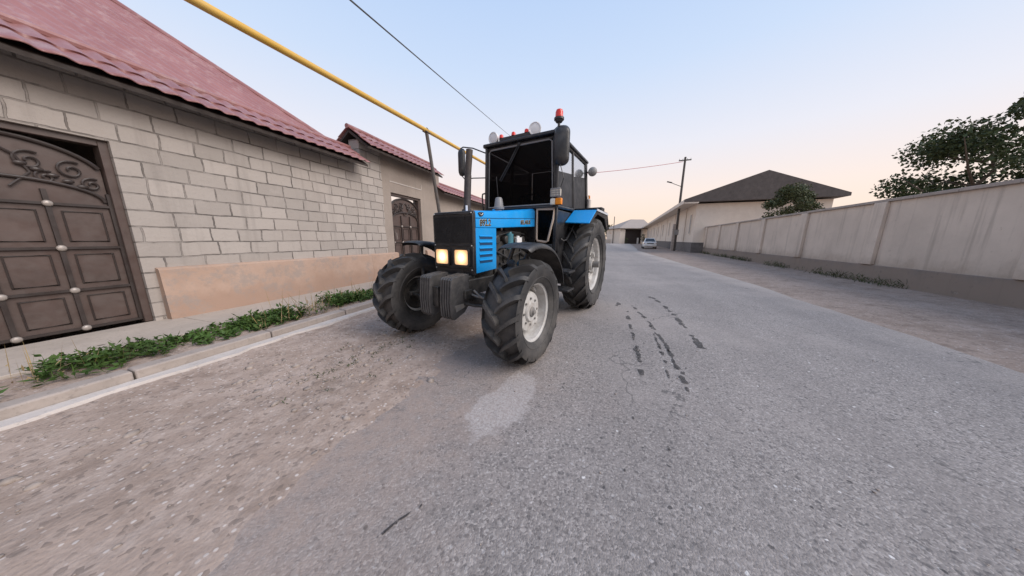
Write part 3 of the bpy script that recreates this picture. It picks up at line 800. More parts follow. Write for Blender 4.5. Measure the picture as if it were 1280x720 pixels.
def lug_ring(mb, c, Rr, W, n, sweep, lw, lh, flip=1, shoulder=.5):
    """chevron bars on a tyre whose axle is local y; carcass radius falls off towards the shoulders"""
    c = Vector(c)
    def rad(w): return Rr - lh - .055 * Rr * (abs(w) / (W / 2)) ** 2.6
    for side in (-1, 1):
        for k in range(n):
            th0 = 2 * PI * (k + (.5 if side > 0 else 0)) / n
            rows = []
            N = 9
            for i in range(N + 1):
                u = i / N; w = side * (-.02 * W + u * (W * .5 + .02 * W)); a = th0 + flip * sweep * (u ** .8)
                top = rad(w) + lh * (1.0 if u < .86 else 1.0 - .35 * (u - .86) / .14)
                hw = lw * (.62 + .5 * u)
                rows.append((a, w, rad(w) - .012, top, hw))
            # drop over the shoulder onto the sidewall
            a, w, b_, t_, hw = rows[-1]
            rows.append((a + flip * .03, side * (W * .5 + .012), Rr * .845, Rr * .875, hw))
            vs = []; fs = []
            for (a, w, lo, hi, hw) in rows:
                for (r_, da) in ((lo, -hw * 1.15), (hi, -hw * .72), (hi, hw * .72), (lo, hw * 1.15)):
                    aa = a + da / Rr
                    vs.append(c + Vector((r_ * math.cos(aa), w, r_ * math.sin(aa))))
            m_ = len(rows)
            for i in range(m_ - 1):
                for q in range(3): fs.append((4 * i + q, 4 * i + q + 1, 4 * i + 5 + q, 4 * i + 4 + q))
            fs += [(0, 1, 2, 3), (4 * m_ - 4, 4 * m_ - 3, 4 * m_ - 2, 4 * m_ - 1)]
            mb.add(vs, fs)

def tyre_profile(Rr, W, rr, lh):
    h = W / 2
    pts = [(rr - .012, h * .74), (rr + .015, h * .86), (rr + (Rr - rr) * .35, h * 1.03), (rr + (Rr - rr) * .62, h * 1.05), (Rr * .90, h * .99)]
    crown = [(Rr - lh - .055 * Rr * t ** 2.6, h * t) for t in (1, .92, .75, .5, .25, 0)]
    half = pts + crown
    return half + [(r, -z) for r, z in reversed(half[:-1])]

def wheel(c, side, Rr, W, rr, lugs, sweep, lw, lh, front, yaw=0.0, label=None):
    """side=+1: outer face towards +y"""
    root_loc = Vector(c)
    mb = MB(); h = W / 2
    if front:
        mb.lathe([(rr + .018, .80 * h), (rr + .022, .74 * h), (rr - .012, .70 * h), (rr - .030, .62 * h), (rr - .036, .20 * h), (rr - .060, -.05 * h), (rr - .063, -.30 * h)], (0, 0, 0), (0, side, 0), 56)
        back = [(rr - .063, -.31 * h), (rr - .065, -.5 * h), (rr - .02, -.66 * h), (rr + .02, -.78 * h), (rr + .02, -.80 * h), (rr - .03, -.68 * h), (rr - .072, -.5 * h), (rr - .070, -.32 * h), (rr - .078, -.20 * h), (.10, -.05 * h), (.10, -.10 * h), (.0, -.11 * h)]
        dz = .36 * h                                    # dished centre plate pushed outwards
        mb.lathe([(rr - .064, -.32 * h), (rr - .085, -.34 * h), (rr - .098, -.30 * h), (rr - .102, dz - .03), (rr - .112, dz - .006), (rr - .13, dz), (.085, dz), (.085, dz - .02)], (0, 0, 0), (0, side, 0), 56)
        mb.lathe([(.105, dz - .02), (.105, dz + .006), (.095, dz + .02), (.0, dz + .02)], (0, 0, 0), (0, side, 0), 28)
    else:
        prof = [(rr + .020, .84 * h), (rr + .024, .78 * h), (rr - .012, .73 * h), (rr - .040, .60 * h), (rr - .052, .30 * h), (rr - .095, .16 * h), (rr - .095, -.20 * h), (rr - .04, -.62 * h), (rr + .02, -.80 * h)]
        mb.lathe(prof, (0, 0, 0), (0, side, 0), 64); back = None
        dz = .10 * h
        mb.lathe([(rr - .092, .14 * h), (rr - .13, dz), (.20, dz + .01), (.17, dz + .05), (.10, dz + .05), (.10, dz + .12), (.0, dz + .12)], (0, 0, 0), (0, side, 0), 56)
    rim = mb.build('wheel', M['rim'], tr, angle=30, loc=root_loc); rim.rotation_euler = (0, 0, yaw)
    if label: rim['label'] = label
    if back: MB().lathe(back, (0, 0, 0), (0, side, 0), 56).build('dark_rim_back', M['chassis'], rim, angle=30)  # inner rim: grime plus the deep well's shade put into the colour
    def piece(nm, mbx): return mbx.build(nm, M['hub'], rim, bevel=.002)
    if front:
        for i in range(8):
            a = 2 * PI * i / 8; p = Vector((.135 * math.cos(a), side * (dz - .002), .135 * math.sin(a))); piece('wheel_bolt', MB().cyl(p, p + Vector((0, side * .016, 0)), .012, n=6))
        piece('hub', MB().lathe([(.052, 0), (.052, .010), (.042, .016), (.026, .018), (.022, .036), (.0, .038)], (0, side * (dz + .018), 0), (0, side, 0), 24))
        for i in range(4):
            a = 2 * PI * (i + .4) / 4; ca, sa = math.cos(a), math.sin(a)
            rot = Matrix.Rotation(-a, 3, 'Y'); MB_ = MB(); MB_.box((ca * (rr - .055), side * .08 * h, sa * (rr - .055)), (.034, .05, .08), rot); MB_.build('rim_lug', M['rim'], rim, bevel=.006)
    else:
        for i in range(8):
            a = 2 * PI * i / 8; p = Vector((.145 * math.cos(a), side * (dz + .05), .145 * math.sin(a))); piece('wheel_bolt', MB().cyl(p, p + Vector((0, side * .025, 0)), .017, n=6))
        piece('hub', MB().cyl((0, side * (dz + .1), 0), (0, side * (dz + .23), 0), .060, .055, n=20))
        for i in range(8):
            a = 2 * PI * (i + .5) / 8; ca, sa = math.cos(a), math.sin(a)
            rot = Matrix.Rotation(-a, 3, 'Y'); MB_ = MB(); MB_.box((ca * (rr - .10), side * .22 * h, sa * (rr - .10)), (.05, .06, .10), rot); MB_.build('rim_lug', M['rim'], rim, bevel=.006)
    t = MB(); t.lathe(tyre_profile(Rr, W, rr, lh), (0, 0, 0), (0, 1, 0), 96)
    lug_ring(t, (0, 0, 0), Rr, W, lugs, sweep, lw, lh, flip=1)
    # raised rings on the sidewalls
    for sg in (-1, 1): t.tube([((rr + .05) * math.cos(2 * PI * i / 64), sg * h * .945, (rr + .05) * math.sin(2 * PI * i / 64)) for i in range(64)], .006, 6, closed=True)
    ty = t.build('tyre', M['rubber'], rim, angle=38)
    return rim

YAW = R(-1)
wheel((2.477, .87, .517), 1, .530, .36, .308, 16, .33, .031, .060, True, YAW)
wheel((2.477, -.79, .517), -1, .530, .36, .308, 16, .33, .031, .060, True, YAW)
wheel((0, .79, .795), 1, .815, .42, .475, 20, .36, .036, .056, False)
wheel((0, -.79, .795), -1, .815, .42, .475, 20, .36, .036, .056, False)

# --- bonnet
def hood_sec(x, hw, z0, z1, ch=.045):
    return [(x, -hw, z0), (x, hw, z0), (x, hw, z1 - ch), (x, hw - ch * .35, z1 - ch * .3), (x, hw - ch, z1), (x, -hw + ch, z1), (x, -hw + ch * .35, z1 - ch * .3), (x, -hw, z1 - ch)]
secs = [hood_sec(2.52, .292, 1.345, 1.525), hood_sec(2.1, .292, 1.36, 1.56), hood_sec(1.6, .292, 1.39, 1.615), hood_sec(1.10, .292, 1.415, 1.68)]
mb = MB(); vs = [p for s_ in secs for p in s_]; fs = []
for i in range(3): fs += [(8 * i + q, 8 * i + (q + 1) % 8, 8 * i + 8 + (q + 1) % 8, 8 * i + 8 + q) for q in range(8)]
fs += [tuple(range(8)), tuple(range(24, 32))]
mb.add(vs, fs)
hood = mb.build('hood', M['blue'], tr, bevel=.008)
mb = MB()                                               # pressed belt line, its crease shade drawn in darker blue
for sg in (1, -1): mb.tube([(2.515, sg * .2925, 1.448), (2.1, sg * .2925, 1.472), (1.6, sg * .2925, 1.505), (1.105, sg * .2925, 1.535)], .004, 6)
mb.build('belt_line', M['blue_shade'], hood)
for sg in (1, -1):
    mb = MB(); mb.prism([(2.13, .875), (2.52, .855), (2.52, 1.343), (2.13, 1.357)], 'y', sg * .262, sg * .290)
    sp = mb.build('side_panel', M['blue'], tr, bevel=.006)
    lv = MB(); le = MB()
    for i in range(5):
        z = .965 + i * .066
        lv.b2((2.215, min(sg * .2885, sg * .2925), z), (2.455, max(sg * .2885, sg * .2925), z + .036))
        le.add([(2.21, sg * .291, z + .040), (2.46, sg * .291, z + .040), (2.46, sg * .300, z + .031), (2.21, sg * .300, z + .031), (2.21, sg * .291, z + .036), (2.46, sg * .291, z + .036), (2.46, sg * .299, z + .028), (2.21, sg * .299, z + .028)],
               [(0, 1, 2, 3), (4, 5, 6, 7), (0, 1, 5, 4), (1, 2, 6, 5), (2, 3, 7, 6), (3, 0, 4, 7)])
    lv.build('louvre_slot', M['blue_shade'], sp); le.build('louvre', M['blue'], sp)  # slots have no depth, the dark blue stands for the shade inside

def text_mesh(txt, size, mat, parent, loc, off=0.0, name='lettering', sx=1.0, tilt=0.0, ext=.0015):
    cu = bpy.data.curves.new(name, 'FONT'); cu.body = txt; cu.size = size; cu.extrude = ext; cu.offset = off; cu.align_x = 'CENTER'; cu.align_y = 'CENTER'
    o = bpy.data.objects.new(name, cu); col.objects.link(o)
    dg = bpy.context.evaluated_depsgraph_get(); me = bpy.data.meshes.new_from_object(o.evaluated_get(dg))
    bpy.data.objects.remove(o); bpy.data.curves.remove(cu)
    me.name = name; me.materials.append(mat)
    # text plane x right, y up -> tractor's left flank: right = -x, up = z, out = +y
    Mx = Matrix(((-sx * math.cos(tilt), sx * math.sin(tilt) * 0, 0, loc[0]), (0, 0, 1, loc[1]), (sx * math.sin(tilt), 1, 0, loc[2]), (0, 0, 0, 1)))
    me.transform(Mx)
    r = bpy.data.objects.new(name, me); col.objects.link(r); r.parent = parent
    return r
tl = .065
text_mesh('892.2', .098, M['gold'], hood, (2.35, .2935, 1.405), .0042, sx=.95, tilt=tl)
text_mesh('892.2', .098, M['ink'], hood, (2.35, .2965, 1.405), .0008, sx=.95, tilt=tl)
text_mesh('BELARUS', .078, M['gold'], hood, (1.40, .2935, 1.462), .0036, sx=.95, tilt=tl)
text_mesh('BELARUS', .078, M['ink'], hood, (1.40, .2965, 1.462), .0005, sx=.95, tilt=tl)
mb = MB(); mb.prism([(2.47, 1.512), (2.39, 1.516), (2.385, 1.496), (2.40, 1.478), (2.43, 1.468), (2.46, 1.475), (2.475, 1.494)], 'y', .2925, .298)
em = mb.build('emblem', M['ink'], hood)
mb = MB(); mb.tube([(2.46, .299, 1.503), (2.445, .299, 1.489), (2.43, .299, 1.484), (2.415, .299, 1.490), (2.40, .299, 1.505)], .0035, 6); mb.build('emblem_wing', M['lattice'], em)

# --- grille with lamps
def rrect(y0, y1, z0, z1, r=.03, n=5):
    out = []
    for cy, cz, a0 in ((y1 - r, z1 - r, 0), (y0 + r, z1 - r, 90), (y0 + r, z0 + r, 180), (y1 - r, z0 + r, 270)):
        for i in range(n): a = R(a0 + 90 * i / (n - 1)); out.append((cy + r * math.cos(a), cz + r * math.sin(a)))
    return out
mb = MB(); mb.prism(rrect(-.288, .298, .835, 1.522, .025), 'x', 2.523, 2.560)
grille = mb.build('grille', M['black_paint'], tr, bevel=.01)
mb = MB()
for i in range(30): y = -.262 + i * .0181; mb.b2((2.5602, y - .002, 1.185), (2.566, y + .002, 1.468))
for i in range(16): z = 1.187 + i * .0185; mb.b2((2.5603, -.265, z - .002), (2.5645, .265, z + .002))
mb.build('mesh_screen', M['inside'], grille, smooth=False)
mb = MB(); mb.tube([(2.562, y, z) for y, z in rrect(-.285, .285, 1.165, 1.495, .02)], .007, 6, closed=True); mb.tube([(2.562, y, z) for y, z in rrect(-.285, .285, .905, 1.155, .02)], .007, 6, closed=True)
mb.build('trim', M['black'], grille)
for y in (-.27, .27):
    for z in (.90, 1.16, 1.50): MB().cyl((2.560, y, z), (2.571, y, z), .007, n=8).build('screw', M['lattice'], grille)
for cy in (-.152, .135):
    mb = MB(); o_, i_ = rrect(cy - .112, cy + .112, .930, 1.128, .02), rrect(cy - .096, cy + .096, .950, 1.112, .02)
    nn = len(o_); vs = [(2.5605, y, z) for y, z in o_] + [(2.592, y, z) for y, z in o_] + [(2.592, y, z) for y, z in i_] + [(2.566, y, z) for y, z in i_]
    fs = [(b * nn + i, b * nn + (i + 1) % nn, (b + 1) * nn + (i + 1) % nn, (b + 1) * nn + i) for b in range(3) for i in range(nn)]
    mb.add(vs, fs); hl = mb.build('headlight', M['black'], tr)
    mb = MB(); q = rrect(-.0955, .0955, -.0805, .0805, .02)
    mb.add([(.009, y, z) for y, z in q] + [(-.0095, y, z) for y, z in q], [tuple(range(nn)), tuple(range(nn, 2 * nn))] + [(i, (i + 1) % nn, nn + (i + 1) % nn, nn + i) for i in range(nn)])
    mb.build('lens', M['lamp_on'], hl, loc=(2.576, cy, 1.031))
mb = MB(); mb.prism([(-.10, 1.518), (.292, 1.518), (.285, 1.542), (-.10, 1.542)], 'x', 2.40, 2.522)

# --- engine, frame, axle
mb = MB(); mb.b2((1.15, -.19, .62), (2.42, .19, 1.20)); mb.b2((1.25, -.15, 1.2), (2.05, .15, 1.34))
for i in range(4):
    mb.cyl((1.35 + i * .22, .16, 1.22), (1.35 + i * .22, .235, 1.22), .055, n=14); mb.b2((1.30 + i * .22, .10, .78), (1.40 + i * .22, .22, 1.1))
mb.b2((2.43, -.24, .86), (2.51, .24, 1.34))
engine = mb.build('engine', M['chassis'], tr, bevel=.012)
mb = MB(); mb.tube([(1.2, .2, .95), (1.5, .26, 1.05), (1.8, .25, .98), (2.1, .22, 1.1)], .014, 8); mb.tube([(1.3, .22, 1.30), (1.7, .235, 1.33), (2.1, .215, 1.25)], .009, 8)
mb.tube([(1.62, .21, .74), (1.75, .28, .86), (1.98, .24, .92)], .018, 8); mb.build('pipework', M['steel'], engine)
mb = MB(); mb.cyl((1.72, .22, 1.10), (1.72, .22, 1.30), .055, n=18); mb.cyl((1.72, .22, 1.30), (1.72, .22, 1.325), .035, .03, n=18); mb.build('fuel_filter', M['teal'], engine, bevel=.006)
mb = MB(); mb.b2((1.44, .19, 1.15), (1.58, .265, 1.255)); mb.cyl((1.51, .23, 1.255), (1.51, .23, 1.275), .028, n=14); mb.build('reservoir', M['white'], engine, bevel=.012)
mb = MB()
for sg in (1, -1): mb.b2((1.05, sg * .235 - .03, .62), (2.62, sg * .235 + .03, .80))
mb.b2((2.50, -.26, .55), (2.66, .26, .84)); mb.b2((-.55, -.24, .50), (1.15, .24, 1.05))
mb.cyl((0, -.60, .795), (0, .60, .795), .12, n=20); mb.b2((-.5, -.45, .62), (.15, .45, .95))
mb.build('chassis', M['chassis'], tr, bevel=.015)
mb = MB(); mb.cyl((2.477, -.62, .56), (2.477, .62, .56), .075, n=18); mb.sphere((2.477, -.05, .56), .15, 18, 12, (1, 1.1, 1))
for sg in (1, -1):
    mb.cyl((2.477, sg * .60, .36), (2.477, sg * .60, .72), .085, .10, n=18); mb.cyl((2.477, sg * .60, .53), (2.477, sg * .86, .53), .12, .10, n=20)
    mb.tube([(2.70, sg * .10, .56), (2.70, sg * .40, .55), (2.66, sg * .62, .56)], .017, 8)
    mb.box((2.60, sg * .62, .56), (.2, .05, .05))
mb.build('front_axle', M['chassis'], tr, bevel=.006)
mb = MB(); mb.tube([(2.73, .42, .72), (2.69, .46, .66), (2.66, .56, .60)], .010, 8); mb.tube([(2.60, .27, .64), (2.66, .40, .64), (2.63, .58, .62)], .012, 8); mb.build('steering_rod', M['hub'], tr)
# suitcase weights
brk = MB(); brk.b2((2.60, -.30, .60), (2.72, .30, .70)); brk.b2((2.72, -.045, .52), (2.86, .045, .74)); brk.b2((2.72, -.08, .56), (2.80, .08, .62))
brk.build('weight_bracket', M['chassis'], tr, bevel=.008)
wt = None
for y in [-.175 + i * .033 for i in range(5)] + [.125 + i * .033 for i in range(5)]:
    poly = [(2.625, .865), (2.86, .845), (2.885, .825), (2.905, .60), (2.895, .45), (2.86, .41), (2.70, .46), (2.625, .53)]
    mb = MB(); mb.prism(poly, 'y', y - .0105, y + .0105); mb.prism([(2.68, .58), (2.80, .58), (2.82, .66), (2.78, .74), (2.70, .74)], 'y', y + .010, y + .0125)
    w_ = mb.build('front_weight', M['iron'], tr, bevel=.004)
    if y > .24:
        l_ = MB()
        l_.prism([(2.69, .52), (2.83, .49), (2.85, .56), (2.70, .56)], 'y', y + .0107, y + .0145)
        l_.build('cast_panel', M['hub'], w_)

# --- front mudguards
for sg in (1, -1):
    prof = ([(2.74, 1.155), (2.66, 1.190)] if sg > 0 else [(2.62, 1.180), (2.58, 1.196)]) + [(2.52, 1.205), (2.33, 1.195), (2.16, 1.150), (2.02, 1.075), (1.90, .965), (1.82, .84), (1.79, .70)]
    mb = MB(); vs = []; fs = []
    ys = [.69, .715, .80, .90, 1.0, 1.04, 1.055]; dz = [-.05, -.004, .0, .004, .0, -.012, -.055]
    for i, (x, z) in enumerate(prof):
        a = prof[max(0, i - 1)]; b = prof[min(len(prof) - 1, i + 1)]; t = Vector((b[0] - a[0], 0, b[1] - a[1])).normalized(); nrm = Vector((t.z, 0, -t.x)); nrm = nrm if nrm.z > 0 or (nrm.x < 0) else -nrm
        for y, d in zip(ys, dz): vs.append((x + nrm.x * d, sg * (y if sg > 0 else .50 + (y - .69) * .92), z + nrm.z * d))
    m_ = len(ys)
    for i in range(len(prof) - 1):
        for q in range(m_ - 1): fs.append((i * m_ + q, i * m_ + q + 1, (i + 1) * m_ + q + 1, (i + 1) * m_ + q))
    mb.add(vs, fs); f_ = mb.build('mudguard', M['black'], tr, angle=50)
    so = f_.modifiers.new('thick', 'SOLIDIFY'); so.thickness = .012; so.offset = -1
    sb = f_.modifiers.new('smooth', 'SUBSURF'); sb.levels = 1; sb.render_levels = 2
    mb = MB(); mb.tube([(2.477, sg * .62, .72), (2.45, sg * .66, 1.0), (2.40, sg * .70, 1.17), (2.40, sg * .80, 1.185)], .022, 8); mb.tube([(2.40, sg * .64, .74), (2.15, sg * .68, 1.0), (2.10, sg * .72, 1.10), (2.10, sg * .80, 1.10)], .018, 8)
    mb.build('bracket', M['chassis'], f_)

# --- cab: bottom box, posts, roof, glazing
Wb, Wt = .64, .60                                   # half widths at sill and roof
ZB, ZT = 1.70, 2.64
XF, XR = 1.07, -.50
def lerp(a, b, t): return a + (b - a) * t
def cabp(x, z, sg, inset=0.0):
    t = (z - ZB) / (ZT - ZB); return (x, sg * (lerp(Wb, Wt, t) - inset), z)
mb = MB()
for sg in (1, -1):
    for (xa, xb, wd) in ((XF, XF + .02, .075), (.32, .34, .055), (XR, XR + .10, .07)):
        pa, pb = Vector(cabp(xa, ZB - .02, sg, .03)), Vector(cabp(xb, ZT, sg, .03))
        d = (pb - pa); rot = frame_to(d); mb.box((pa + pb) / 2, (wd, wd * .8, d.length), rot)
    mb.tube([cabp(XF - .0, ZB, sg, .03), cabp(XR, ZB + .04, sg, .03)], .03, 8)
    mb.tube([cabp(XF + .02, ZT - .01, sg, .03), cabp(XR + .1, ZT - .03, sg, .03)], .032, 8)
mb.tube([(XF + .01, -Wt + .05, ZT - .02), (XF + .01, Wt - .05, ZT - .02)], .036, 8); mb.tube([(XF, -Wb + .05, ZB), (XF, Wb - .05, ZB)], .03, 8)
mb.tube([(XR + .1, -Wt + .05, ZT - .04), (XR + .1, Wt - .05, ZT - .04)], .034, 8); mb.tube([(XR, -Wb + .05, ZB), (XR, Wb - .05, ZB)], .03, 8)
cab = mb.build('cab', M['black_paint'], tr, bevel=.008)
# lower cab shell with openings for the two small front windows
mb = MB()
mb.b2((XR, -.60, .95), (.30, .60, 1.66))
for sg in (1, -1):
    mb.prism([(XF - .01, 1.66), (.28, 1.66), (.30, .95), (.75, .78), (.93, .90)], 'y', sg * .585, sg * .625)
    mb.b2((XF - .045, sg * .600 - .03, 1.05), (XF - .005, sg * .600 + .03, 1.70))
mb.b2((.30, -.585, .78), (.95, .585, .90)); mb.b2((XF - .05, -.28, .9), (XF - .01, .28, 1.70)); mb.b2((XF - .12, -.57, .88), (XF - .01, .57, 1.16))
mb.build('cab_shell', M['black_paint'], tr, bevel=.012)
for sg in (1, -1):
    q = [(.315, 1.665), (.585, 1.660), (.575, 1.52), (.500, 1.205), (.470, 1.19), (.330, 1.205), (.315, 1.24)]
    mb = MB(); mb.tube([(XF + .004, sg * y, z) for y, z in q], .017, 8, closed=True); lw_ = mb.build('lower_window', M['beige'], cab)
    mb = MB(); mb.prism([(sg * y, z) for y, z in q], 'x', XF - .012, XF - .006); mb.build('pane', M['windscreen'], cab)
mb = MB(); mb.b2((XF - .02, .30, 1.675), (XF + .02, .60, 1.70)); mb.build('sill_trim', M['beige'], cab, bevel=.005)
# windscreen with its pale rubber and wiper
q = [(-.565, 1.735), (.565, 1.735), (.535, 2.57), (.49, 2.60), (-.49, 2.60), (-.535, 2.57)]
mb = MB(); mb.tube([(XF + .018 + .02 * (z - 1.7), y, z) for y, z in q], .013, 8, closed=True); mb.build('windscreen_rubber', M['greytrim'], cab)
mb = MB(); mb.add([(XF + .006 + .02 * (z - 1.7), y, z) for y, z in q] + [(XF + .012 + .02 * (z - 1.7), y, z) for y, z in q], [(0, 1, 2, 3, 4, 5), (6, 7, 8, 9, 10, 11)] + [(i, (i + 1) % 6, 6 + (i + 1) % 6, 6 + i) for i in range(6)])
mb.build('windscreen', M['windscreen'], cab, smooth=False)
mb = MB(); mb.tube([(XF + .05, .0, 2.605), (XF + .055, -.16, 2.36), (XF + .04, -.335, 2.14)], .009, 6); mb.tube([(XF + .05, .03, 2.60), (XF + .06, -.12, 2.36), (XF + .04, -.31, 2.12)], .006, 6)
mb.tube([(XF + .036, -.40, 2.20), (XF + .034, -.365, 1.80)], .008, 6); mb.cyl((XF + .0, .02, 2.61), (XF + .07, .02, 2.61), .02, n=10); mb.build('wiper', M['black'], cab)
# side glazing: front pane and door pane, split at a reflection's edge: pale mirror above, reflected dark painted below
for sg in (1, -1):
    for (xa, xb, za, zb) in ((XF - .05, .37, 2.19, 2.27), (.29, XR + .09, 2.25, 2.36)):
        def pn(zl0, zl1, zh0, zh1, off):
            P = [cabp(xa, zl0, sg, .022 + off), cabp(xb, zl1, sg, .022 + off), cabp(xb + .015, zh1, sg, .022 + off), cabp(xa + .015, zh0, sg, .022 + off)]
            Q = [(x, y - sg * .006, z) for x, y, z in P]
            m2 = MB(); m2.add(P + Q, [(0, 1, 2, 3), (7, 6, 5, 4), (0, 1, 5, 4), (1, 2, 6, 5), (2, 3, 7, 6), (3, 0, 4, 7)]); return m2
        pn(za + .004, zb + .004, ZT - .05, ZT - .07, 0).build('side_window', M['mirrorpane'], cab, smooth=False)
        pn(ZB + .03, ZB + .05, za, zb, 0).build('reflection_window', M['layer'], cab, smooth=False)
mb = MB(); mb.b2((XR - .02, -.55, 1.68), (XR + .02, .55, 2.58)); mb.build('rear_wall', M['inside'], cab)
# roof
mb = MB(); P = [(XF + .10, Wt + .01), (XF + .06, Wt + .035), (XR + .05, Wt + .025), (XR - .0, Wt - .03)]
poly = P + [(x, -y) for x, y in reversed(P)]
n_ = len(poly); vs = [(x, y, 2.645 - .025 * (XF - x) / 1.6) for x, y in poly] + [(x, y, 2.685 - .03 * (XF - x) / 1.6) for x, y in poly] + [(.28 + (x - .28) * .82, y * .82, 2.725 - .03 * (XF - x) / 1.6) for x, y in poly]
mb.add(vs, [tuple(range(n_)), tuple(range(2 * n_, 3 * n_))] + [(b * n_ + i, b * n_ + (i + 1) % n_, (b + 1) * n_ + (i + 1) % n_, (b + 1) * n_ + i) for b in range(2) for i in range(n_)])
roof = mb.build('cab_roof', M['black_paint'], tr, bevel=.01)
mb = MB(); mb.b2((XF - .06, -.33, 2.69), (XF + .07, .21, 2.745)); mb.build('light_bar', M['black'], roof, bevel=.012)
for y in (-.30, -.085, .135):
    mb = MB(); mb.cyl((XF + .045, y, 2.742), (XF + .045, y, 2.775), .034, .030, n=16); mb.sphere((XF + .045, y, 2.775), .030, 14, 8, (1, 1, .7)); mb.build('marker_lamp', M['red'], roof)
for y, sw in ((-.44, -.1), (.275, .25)):
    d = Vector((1, sw, -.05)).normalized(); c = Vector((XF + .05, y, 2.765)); a = frame_to(d)
    mb = MB(); mb.lathe([(0, -.085), (.045, -.08), (.075, -.04), (.088, .0), (.088, .02), (.078, .024), (.07, .016), (.0, .028)], c, d, 28); mb.cyl(c + Vector((-.02, 0, -.09)), c + Vector((-.02, 0, -.02)), .012, n=8)
    mb.build('work_lamp', M['white'], roof)
# interior: seat, steering wheel, rear guard
mb = MB(); mb.box((.05, 0, 1.45), (.5, .5, .14)); mb.box((-.22, 0, 1.82), (.14, .48, .66), Matrix.Rotation(-.15, 3, 'Y')); mb.box((-.27, 0, 2.25), (.10, .28, .2)); mb.build('seat', M['inside'], tr, bevel=.04)
mb = MB(); c = Vector((.58, 0, 1.86)); a = Matrix.Rotation(R(-28), 3, 'Y')
mb.tube([c + a @ Vector((.2 * math.cos(2 * PI * i / 32), .2 * math.sin(2 * PI * i / 32), 0)) for i in range(32)], .014, 8, closed=True)
for i in range(3): mb.tube([c + a @ Vector((.2 * math.cos(2 * PI * i / 3), .2 * math.sin(2 * PI * i / 3), 0)), c - a @ Vector((0, 0, .03))], .010, 6)
mb.cyl(c, (.85, 0, 1.30), .03, n=12); mb.build('steering_wheel', M['black'], tr)
mb = MB(); mb.b2((.80, -.5, 1.3), (1.0, .5, 1.74)); mb.build('dashboard', M['inside'], tr, bevel=.03)
# grab handles, steps
mb = MB(); mb.tube([(XF - .06, -.68, 1.64), (XF - .05, -.735, 1.72), (XF - .04, -.745, 1.93), (XF - .03, -.73, 1.97), (XF - .02, -.62, 1.985)], .013, 8); mb.build('grab_handle', M['black'], cab)
mb = MB(); mb.tube([(.30, .67, 1.60), (.42, .69, 1.50), (.62, .69, 1.34), (.80, .69, 1.22), (.90, .68, 1.21), (.93, .65, 1.24)], .014, 8); mb.build('grab_rail', M['steel'], cab)
st = MB()
for x, z in ((1.16, .78), (1.18, .52)):
    st.b2((x - .14, .62, z - .015), (x + .14, .93, z + .015))
    for i in range(6): st.b2((x - .13 + i * .048, .63, z + .015), (x - .115 + i * .048, .85, z + .024))
for x in (1.04, 1.30): st.b2((x - .012, .60, .50), (x + .012, .64, .95))
st.build('step', M['steel'], tr, bevel=.004)
mb = MB(); mb.b2((.32, .40, .55), (.98, .60, .775)); mb.cyl((.6, .5, .775), (.6, .5, .80), .05, n=16); mb.build('battery_box', M['chassis'], tr, bevel=.03)
# rear mudguards: blue sloping front plate, dark top with pale edge
for sg in (1, -1):
    def Pq(pts, t, mat, name, par, bev=.006):
        m2 = MB(); P = [Vector((x, sg * y, z)) for x, y, z in pts]; nrm = (P[1] - P[0]).cross(P[2] - P[0]).normalized() * t
        n2 = len(P); m2.add(P + [p + nrm for p in P], [tuple(range(n2)), tuple(range(n2, 2 * n2))] + [(i, (i + 1) % n2, n2 + (i + 1) % n2, n2 + i) for i in range(n2)])
        return m2.build(name, mat, par, bevel=bev)
    fp = Pq([(.30, .632, 1.715), (.36, 1.02, 1.700), (.76, 1.02, 1.475), (.72, .632, 1.495)], .018, M['blue'], 'rear_mudguard', tr)
    Pq([(.28, .632, 1.72), (.345, 1.02, 1.706), (-.50, 1.02, 1.70), (-.50, .632, 1.715)], .022, M['black_paint'], 'top_plate', fp)
    Pq([(.36, 1.024, 1.712), (.365, 1.024, 1.68), (-.50, 1.024, 1.672), (-.50, 1.024, 1.706)], .012, M['fenderwhite'], 'edge_strip', fp, .003)
    Pq([(.36, 1.006, 1.676), (.70, 1.006, 1.478), (.62, 1.006, 1.50), (.25, 1.006, 1.64), (-.30, 1.006, 1.60), (-.56, 1.006, 1.40), (-.62, 1.006, 1.40), (-.52, 1.006, 1.676)], .014, M['black_paint'], 'skirt', fp, .003)
    Pq([(-.50, .632, 1.71), (-.50, 1.02, 1.70), (-.74, 1.02, 1.42), (-.74, .632, 1.42)], .02, M['black_paint'], 'rear_plate', fp)
mb = MB(); mb.b2((-.42, .70, 1.73), (-.20, .98, 1.80)); mb.build('tool_box', M['black'], tr, bevel=.012)
mb = MB(); mb.cyl((-.47, .67, 1.76), (-.47, .67, 1.97), .038, n=18); mb.sphere((-.47, .67, 1.97), .038, 18, 8, (1, 1, .6)); ex = mb.build('fire_extinguisher', M['extinguisher'], tr)
mb = MB(); mb.cyl((-.47, .67, 1.98), (-.47, .67, 2.03), .017, n=10); mb.box((-.455, .67, 2.04), (.06, .022, .02)); mb.build('valve', M['amber'], ex)
mb = MB(); mb.sphere((-.42, .715, 2.465), .082, 20, 14, (.85, 1, 1)); mb.tube([(-.42, .68, 2.46), (-.45, .62, 2.47), (-.46, .58, 2.49)], .012, 8); mb.build('rear_work_lamp', M['greytrim'], tr)
